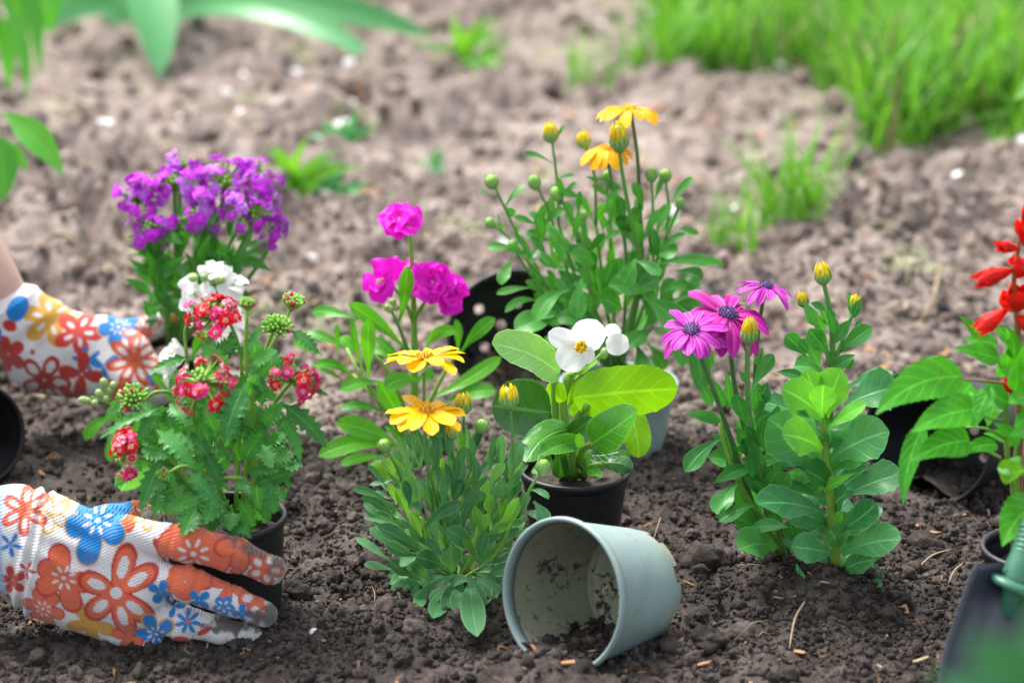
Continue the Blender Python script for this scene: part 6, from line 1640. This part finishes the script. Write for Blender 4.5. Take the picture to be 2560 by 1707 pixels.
def paint_n(C, U, v):
    # hand-plane print; small correction because the plane is not at every vertex's depth
    F1 = lambda *a, **k: flower(C, U, *a, **k)
    rad = lambda lst: [math.radians(x) for x in lst]
    F1((105, 1523), 55, 6, .3, CO, CR, .45, seeds=CW); F1((30, 1450), 40, 5, .8, CR, None, .5); F1((222, 1561), 62, 5, .4, CY, CY * .8, .42)
    F1((130, 1287), 46, 5, .5, None, CY, .5); F1((70, 1423), 27, 5, .2, CR, None, .26); F1((62, 1275), 60, 6, 0.5, CO, CR, .36, hole=CW); F1((30, 1360), 34, 5, .2, CB, None, .3)
    F1((290, 1265), 70, 5, 1.0, CO, CR, .5, seeds=CW); F1((370, 1285), 40, 5, .3, None, CY, .5)
    F1((163, 1442), 78, 5, 0, CO, CR, .55, seeds=CW, angs=rad([-150, -100, 75, 15, 155][:]) , lens=[.9, 1.1, 1.15, .9, .95])
    F1((241, 1301), 86, 5, 0, CB, CY, .62, seeds=CW, angs=rad([165, 232, 330, 35, 103]), lens=[.95, .85, .95, 1.0, 1.35], lw=.03)
    F1((291, 1481), 106, 6, 0, CO, CR, .40, hole=CW, angs=rad([-75, -32, 40, 77, 140, 205]), lens=[1.15, 1.1, 1.0, 1.05, .9, .9]); spot(C, U, (291, 1481), 15, 15, 0, CW)
    spot(C, U, (394, 1354), 8, 14, -.2, CR)
    # fingers
    spot(C, U, (560, 1330), 190, 72, .25, CO * np.array([.95, .8, .75]), 2, .25) if False else None
    ix = [(q_(415, 1345, -.012), q_(680, 1425, -.012))]
    F1((488, 1381), 95, 5, 0, CO, CR, .75, seeds=CW, angs=rad([-160, -110, -40, 10, 60]))
    F1((610, 1360), 70, 5, .5, CO, CR, .5, seeds=None); F1((660, 1425), 45, 5, .2, CO, CR, .6, hole=CW)
    F1((465, 1450), 52, 5, .3, CO, None, .9); F1((575, 1465), 50, 4, .4, CO, CR, .5); F1((640, 1505), 46, 4, .3, CO, CR, .7, hole=CW); F1((402, 1478), 36, 4, .5, CB, None, .6)
    F1((500, 1498), 32, 4, .9, CB, None, .6); F1((559, 1515), 24, 5, .3, None, CB, .5, lw=.16); F1((603, 1535), 26, 4, .1, CB, None, .6)
    F1((465, 1557), 34, 7, .2, CB, None, .3); spot(C, U, (465, 1557), 6, 6, 0, CO); F1((430, 1520), 30, 3, 1.9, CB, None, .5); F1((381, 1592), 58, 5, .6, CB, CY, .5, seeds=CW); spot(C, U, (505, 1582), 22, 8, -.5, CR)
    F1((310, 1600), 40, 4, .4, CO, CR, .5); spot(C, U, (445, 1605), 22, 11, .1, CR)
    # earth on the fingertips
    soil_c = np.array([.10, .085, .075])
    for c, rx, ry, ro, al in [((640, 1372), 85, 26, .45, .92), ((690, 1435), 26, 40, .3, .55), ((682, 1545), 55, 50, .3, .95), ((575, 1572), 85, 28, .15, .95), ((705, 1400), 30, 40, .2, .25), ((640, 1480), 50, 14, .4, .35), ((660, 1560), 60, 18, .3, .6), ((230, 1625), 120, 16, .2, .35)]:
        d = U - np.array(c); x = d[:, 0] * math.cos(ro) + d[:, 1] * math.sin(ro); y = -d[:, 0] * math.sin(ro) + d[:, 1] * math.cos(ro)
        q = np.sqrt((x / rx) ** 2 + (y / ry) ** 2) + .9 * fbm(U[:, 0] * .06, U[:, 1] * .06, 4, 4)
        paint(C, np.clip((1.0 - q) * 2.2, 0, 1) * al, soil_c)
    paint(C, np.clip((-U[:, 0] + 12) / 10, 0, 1) * .85, np.array([.22, .42, .62]))
near = build_glove([palm, index, middle, ring, little, thumb], .0045, (lo, hi), .00105, wrinkle_n, paint_n, 'gardening_glove', (300, 1430), YN - .02)
# ---- far glove: right hand holding the violet flowers' pot
YB = POT_P[2][1] - .03
YN = YB
un = mpp(q_(200, 870))
palm = [C1((10, 785, -.01), (110, 858, -.01), 88, 92, 1.2, .02), C1((110, 862, -.01), (260, 880, -.012), 100, 82, 1.25, .02), C1((120, 900, -.005), (250, 930, -.01), 80, 74, 1.2, .02), C1((-50, 660, -.01), (10, 770, -.01), 82, 86, 1.1, .02)]
index = [C1((270, 850, -.005), (330, 880, -.02), 55, 44, 1.1), C1((330, 880, -.02), (390, 945, -.03), 42, 34, 1.1), C1((390, 945, -.03), (450, 965, -.02), 33, 26, 1.1)]
middle = [C1((250, 900, -.02), (320, 950, -.035), 52, 42, 1.1), C1((320, 950, -.035), (400, 985, -.035), 40, 30, 1.1)]
ring = [C1((230, 930, -.02), (300, 985, -.03), 48, 40, 1.1), C1((300, 985, -.03), (370, 1015, -.03), 36, 28, 1.1)]
thumb = [C1((240, 840, .01), (330, 838, .02), 50, 40, 1.1), C1((330, 838, .02), (385, 815, .025), 36, 28, 1.1), C1((385, 815, .025), (432, 797, .03), 28, 20, 1.1)]
lo = np.array([q_(-130, 800)[0], YN - .075, q_(0, 1045, -.05)[2] - .005]); hi = np.array([q_(475, 800)[0], YN + .075, q_(0, 640, .05)[2]])
cut_n = nrm(q_(75, 125) - q_(0, 0)); cut_o = q_(3, 762)
def wrinkle_b(Pq):
    s = (Pq - cut_o) @ cut_n
    return np.where(s < 0, -s * 1.0, 0) + .0016 * np.exp(-((s - .034) / .005) ** 2) - .0012 * np.exp(-((s - .022) / .005) ** 2) + .0012 * np.sin(Pq[..., 0] * 110) * np.sin(Pq[..., 2] * 140 + 1)
def paint_b(C, U, v):
    F1 = lambda *a, **k: flower(C, U, *a, **k)
    F1((131, 795), 62, 6, .25, None, CY, .36, lw=.12); F1((198, 830), 52, 5, .1, None, CR * np.array([1.2, 1.2, 1.2]), .42, lw=.13); F1((293, 817), 52, 5, .45, CB, CY, .6, seeds=CW, lw=.04)
    spot(C, U, (54, 772), 24, 34, .4, CB); F1((222, 905), 42, 6, .3, CB, None, .28); F1((262, 915), 46, 3, 3.6, CB, None, .4); F1((338, 900), 66, 7, .2, CO, CR, .32, hole=CW); F1((350, 830), 50, 5, .6, CO, None, .36, hole=CW)
    spot(C, U, (35, 815), 18, 14, .5, CR); F1((25, 885), 50, 5, .7, CR, None, .6); F1((112, 950), 70, 5, .2, CR * .9, None, .5, hole=CW * .9); spot(C, U, (88, 880), 6, 7, 0, CR); F1((205, 935), 60, 4, 3.3, CR, None, .5)
    spot(C, U, (0, 835), 14, 22, 0, CB); F1((415, 800), 26, 5, .2, CY, None, .5); F1((395, 960), 26, 4, .2, CO, None, .6); F1((385, 945), 20, 4, .2, CB, None, .6); F1((300, 990), 50, 5, .2, CO, CR, .5); F1((180, 1000), 50, 5, .2, CR, None, .5)
    soil_c = np.array([.10, .085, .075])
    q = (U[:, 1] - 965) / 60 + .9 * fbm(U[:, 0] * .03, U[:, 1] * .03, 4, 4); paint(C, np.clip(q, 0, 1) * .6, soil_c)
_n = len(bpy.data.objects)
far = build_glove([palm, index, middle, ring, thumb], .009, (lo, hi), .00125, wrinkle_b, paint_b, 'gardening_glove', (200, 870), YB - .03)
# ---- the person's arms, one continuous body reaching out of the picture
def body():
    me = bpy.data.meshes.new('body')
    un_ = 1
    wF = q_(-14, 730, -.01); wN = P(-60, 1335, YF + .015)
    hF = q_(60, 820)
    hN = P(90, 1370, YF + .012)
    eF = q_(-300, 255, .03); eN = wN + np.array([-.20, .05, .05])
    sF = np.array([-.82, 2.33, .52]); sN = np.array([-.88, 1.98, .50]); ch = np.array([-.92, 2.16, .47]); pe = np.array([-1.08, 2.18, .16]); nk = np.array([-.90, 2.15, .60]); hd = np.array([-.80, 2.15, .74])
    pts = [hF, wF, eF, sF, ch, sN, eN, wN, hN, pe, nk, hd, (wF + eF) / 2, (wN + eN) / 2, (ch + pe) / 2, np.array([-.78, 2.3, .08]), np.array([-.80, 2.02, .08]), np.array([-1.1, 2.3, .06]), np.array([-1.12, 2.02, .06])]
    rad = [.022, .032, .045, .062, .12, .062, .045, .028, .022, .15, .055, .085, .038, .038, .13, .08, .08, .06, .06]
    ed = [(0, 1), (1, 12), (12, 2), (2, 3), (3, 4), (4, 5), (5, 6), (6, 13), (13, 7), (7, 8), (4, 14), (14, 9), (4, 10), (10, 11), (9, 15), (9, 16), (15, 17), (16, 18)]
    me.from_pydata([tuple(p - np.array(person.location)) for p in pts], ed, [])
    o = bpy.data.objects.new('body_sketch', me); COL.objects.link(o)
    md = o.modifiers.new('skin', 'SKIN'); md.use_smooth_shade = True
    o.modifiers.new('sub', 'SUBSURF').levels = 2; o.modifiers[-1].render_levels = 2
    if not me.skin_vertices: me.skin_vertices.new()
    for i, r in enumerate(rad): me.skin_vertices[0].data[i].radius = (r, r); me.skin_vertices[0].data[i].use_root = (i == 9)
    dg = bpy.context.evaluated_depsgraph_get()
    m2 = bpy.data.meshes.new_from_object(o.evaluated_get(dg)); m2.name = 'body'
    bpy.data.objects.remove(o)
    m2.materials.clear(); m2.materials.append(M['skin']); m2.materials.append(M['shirt'])
    off = np.array(person.location)
    for p in m2.polygons:
        c = np.array(p.center) + off
        dist = min(np.linalg.norm(c - sF), np.linalg.norm(c - sN), np.linalg.norm(c - ch), np.linalg.norm(c - pe))
        p.material_index = 1 if (c[0] < -.70 and c[2] < .56) else 0
        p.use_smooth = True
    b = link('body', m2, person)
body()
for g in (near, far):
    g.parent = person
    g.location = Vector(g.location) - person.location
    g['label'] = 'white knit glove printed with blue, coral and yellow flowers, ' + ('gripping the near black pot' if g is near else 'holding the pot of violet flowers')
# ------------------------------------------------------------------ trowel and the leaf close to the lens
def trowel():
    Yt = gp(2520, 1600)[1] - .10
    t = lambda x, y, d=0.: P(x, y, Yt + d)
    root = thing('garden_trowel', t(2480, 1640), 'dark steel garden trowel with green plastic handle leaning by the right pot', 'trowel')
    O = np.array(root.location)
    # blade: a dished sheet with a folded shoulder, from the neck down into the soil
    neck = t(2520, 1478, .005); toe = t(2395, 1900, -.09)
    axis = toe - neck; n = 24
    s = np.linspace(0, 1, n)[:, None]
    cur = neck + axis * s
    side = nrm(np.cross(axis, CAMDIR)); u = mpp(neck)
    hw = np.interp(s[:, 0], [0, .04, .10, .5, .8, .95, 1], [44, 110, 118, 125, 110, 50, 4]) * u
    mb = MB()
    v = []
    us = np.linspace(-1, 1, 15)
    nv = nrm(np.cross(side, axis)); nv = nv if np.dot(nv, CAMDIR) > 0 else -nv
    for layer in (0, 1):
        for i in range(n):
            for w in us:
                dish = (abs(w) ** 2.2) * .016 + .006 * math.exp(-(w / .22) ** 2) * (1 - s[i, 0])
                top = -(.028 * u / u) * (1 - abs(w)) * math.exp(-s[i, 0] * 20) * 0
                v.append(cur[i] + side * w * hw[i] + nv * (dish - layer * .0016) + nrm(axis) * (-.012 * abs(w) ** 2 * math.exp(-s[i, 0] * 8)))
    m = len(us); f = []
    for layer in (0, 1):
        b0 = layer * n * m
        for i in range(n - 1):
            for j in range(m - 1):
                q = (b0 + i * m + j, b0 + i * m + j + 1, b0 + (i + 1) * m + j + 1, b0 + (i + 1) * m + j)
                f.append(q if layer == 0 else q[::-1])
    for j in range(m - 1): f.append((j, n * m + j, n * m + j + 1, j + 1)); f.append(((n - 1) * m + j, (n - 1) * m + j + 1, n * m + (n - 1) * m + j + 1, n * m + (n - 1) * m + j))
    for i in range(n - 1):
        f.append((i * m, (i + 1) * m, n * m + (i + 1) * m, n * m + i * m)); f.append((i * m + m - 1, n * m + i * m + m - 1, n * m + (i + 1) * m + m - 1, (i + 1) * m + m - 1))
    mb.add(v, f); link('blade', mb.mesh('blade', M['steel'], O), root)
    # handle
    hb = t(2530, 1480, .0); he = t(2660, 1080, .06); ax = nrm(he - hb); Lh = np.linalg.norm(he - hb)
    Fm = frame(ax, hb); u = mpp(hb)
    h = MB()
    lathe(h, [(0.0003, -.02), (20 * u, -.02), (24 * u, 0), (36 * u, .003), (40 * u, .010), (37 * u, .022), (32 * u, .034), (31 * u, .05), (36 * u, .07), (38 * u, .09), (33 * u, Lh), (0.0003, Lh + .006)], 28, Fm)
    link('handle', h.mesh('handle', M['handle'], O), root)
    c = MB()
    lathe(c, [(38 * u, -.0015), (62 * u, -.001), (66 * u, .0015), (64 * u, .0045), (38 * u, .006)], 36, frame(nrm(ax + np.array([0, -.35, .1])), hb + ax * .004))
    link('finger_guard', c.mesh('finger_guard', M['handle'], O), root)
    for k in range(7):
        r = MB(); z = .026 + k * .0038
        lathe(r, [(33 * u, z - .0012), (35.5 * u, z), (33 * u, z + .0012)], 24, Fm); link('grip_ring', r.mesh('grip_ring', M['handle'], O), root)
trowel()
# a leaf of a plant standing right before the lens, far out of focus
nl_ = Plant('near_leaf_plant', 'very blurred green leaf close to the lens at the lower right corner', 'plant', (2800, 2400), ID, 1.0, Y=.72)
nl_.stem([(2800, 2400), (2760, 2100), (2720, 1850)], 12, 8, M['stem'])
nl_.leaf((2740, 1850, 2330, 1690, 170, 0, .02, -.05, .3), M['lf_near'], 'lance', nl=18, nw=3)
nl_.leaf((2750, 1870, 2570, 1480, 260, 0, .0, .05, .3), M['lf_near'], 'lance', nl=18, nw=3)
nl_.leaf((2740, 1900, 2420, 1590, 300, .0, .0, .02, .2), M['lf_near'], 'lance', nl=18, nw=3)
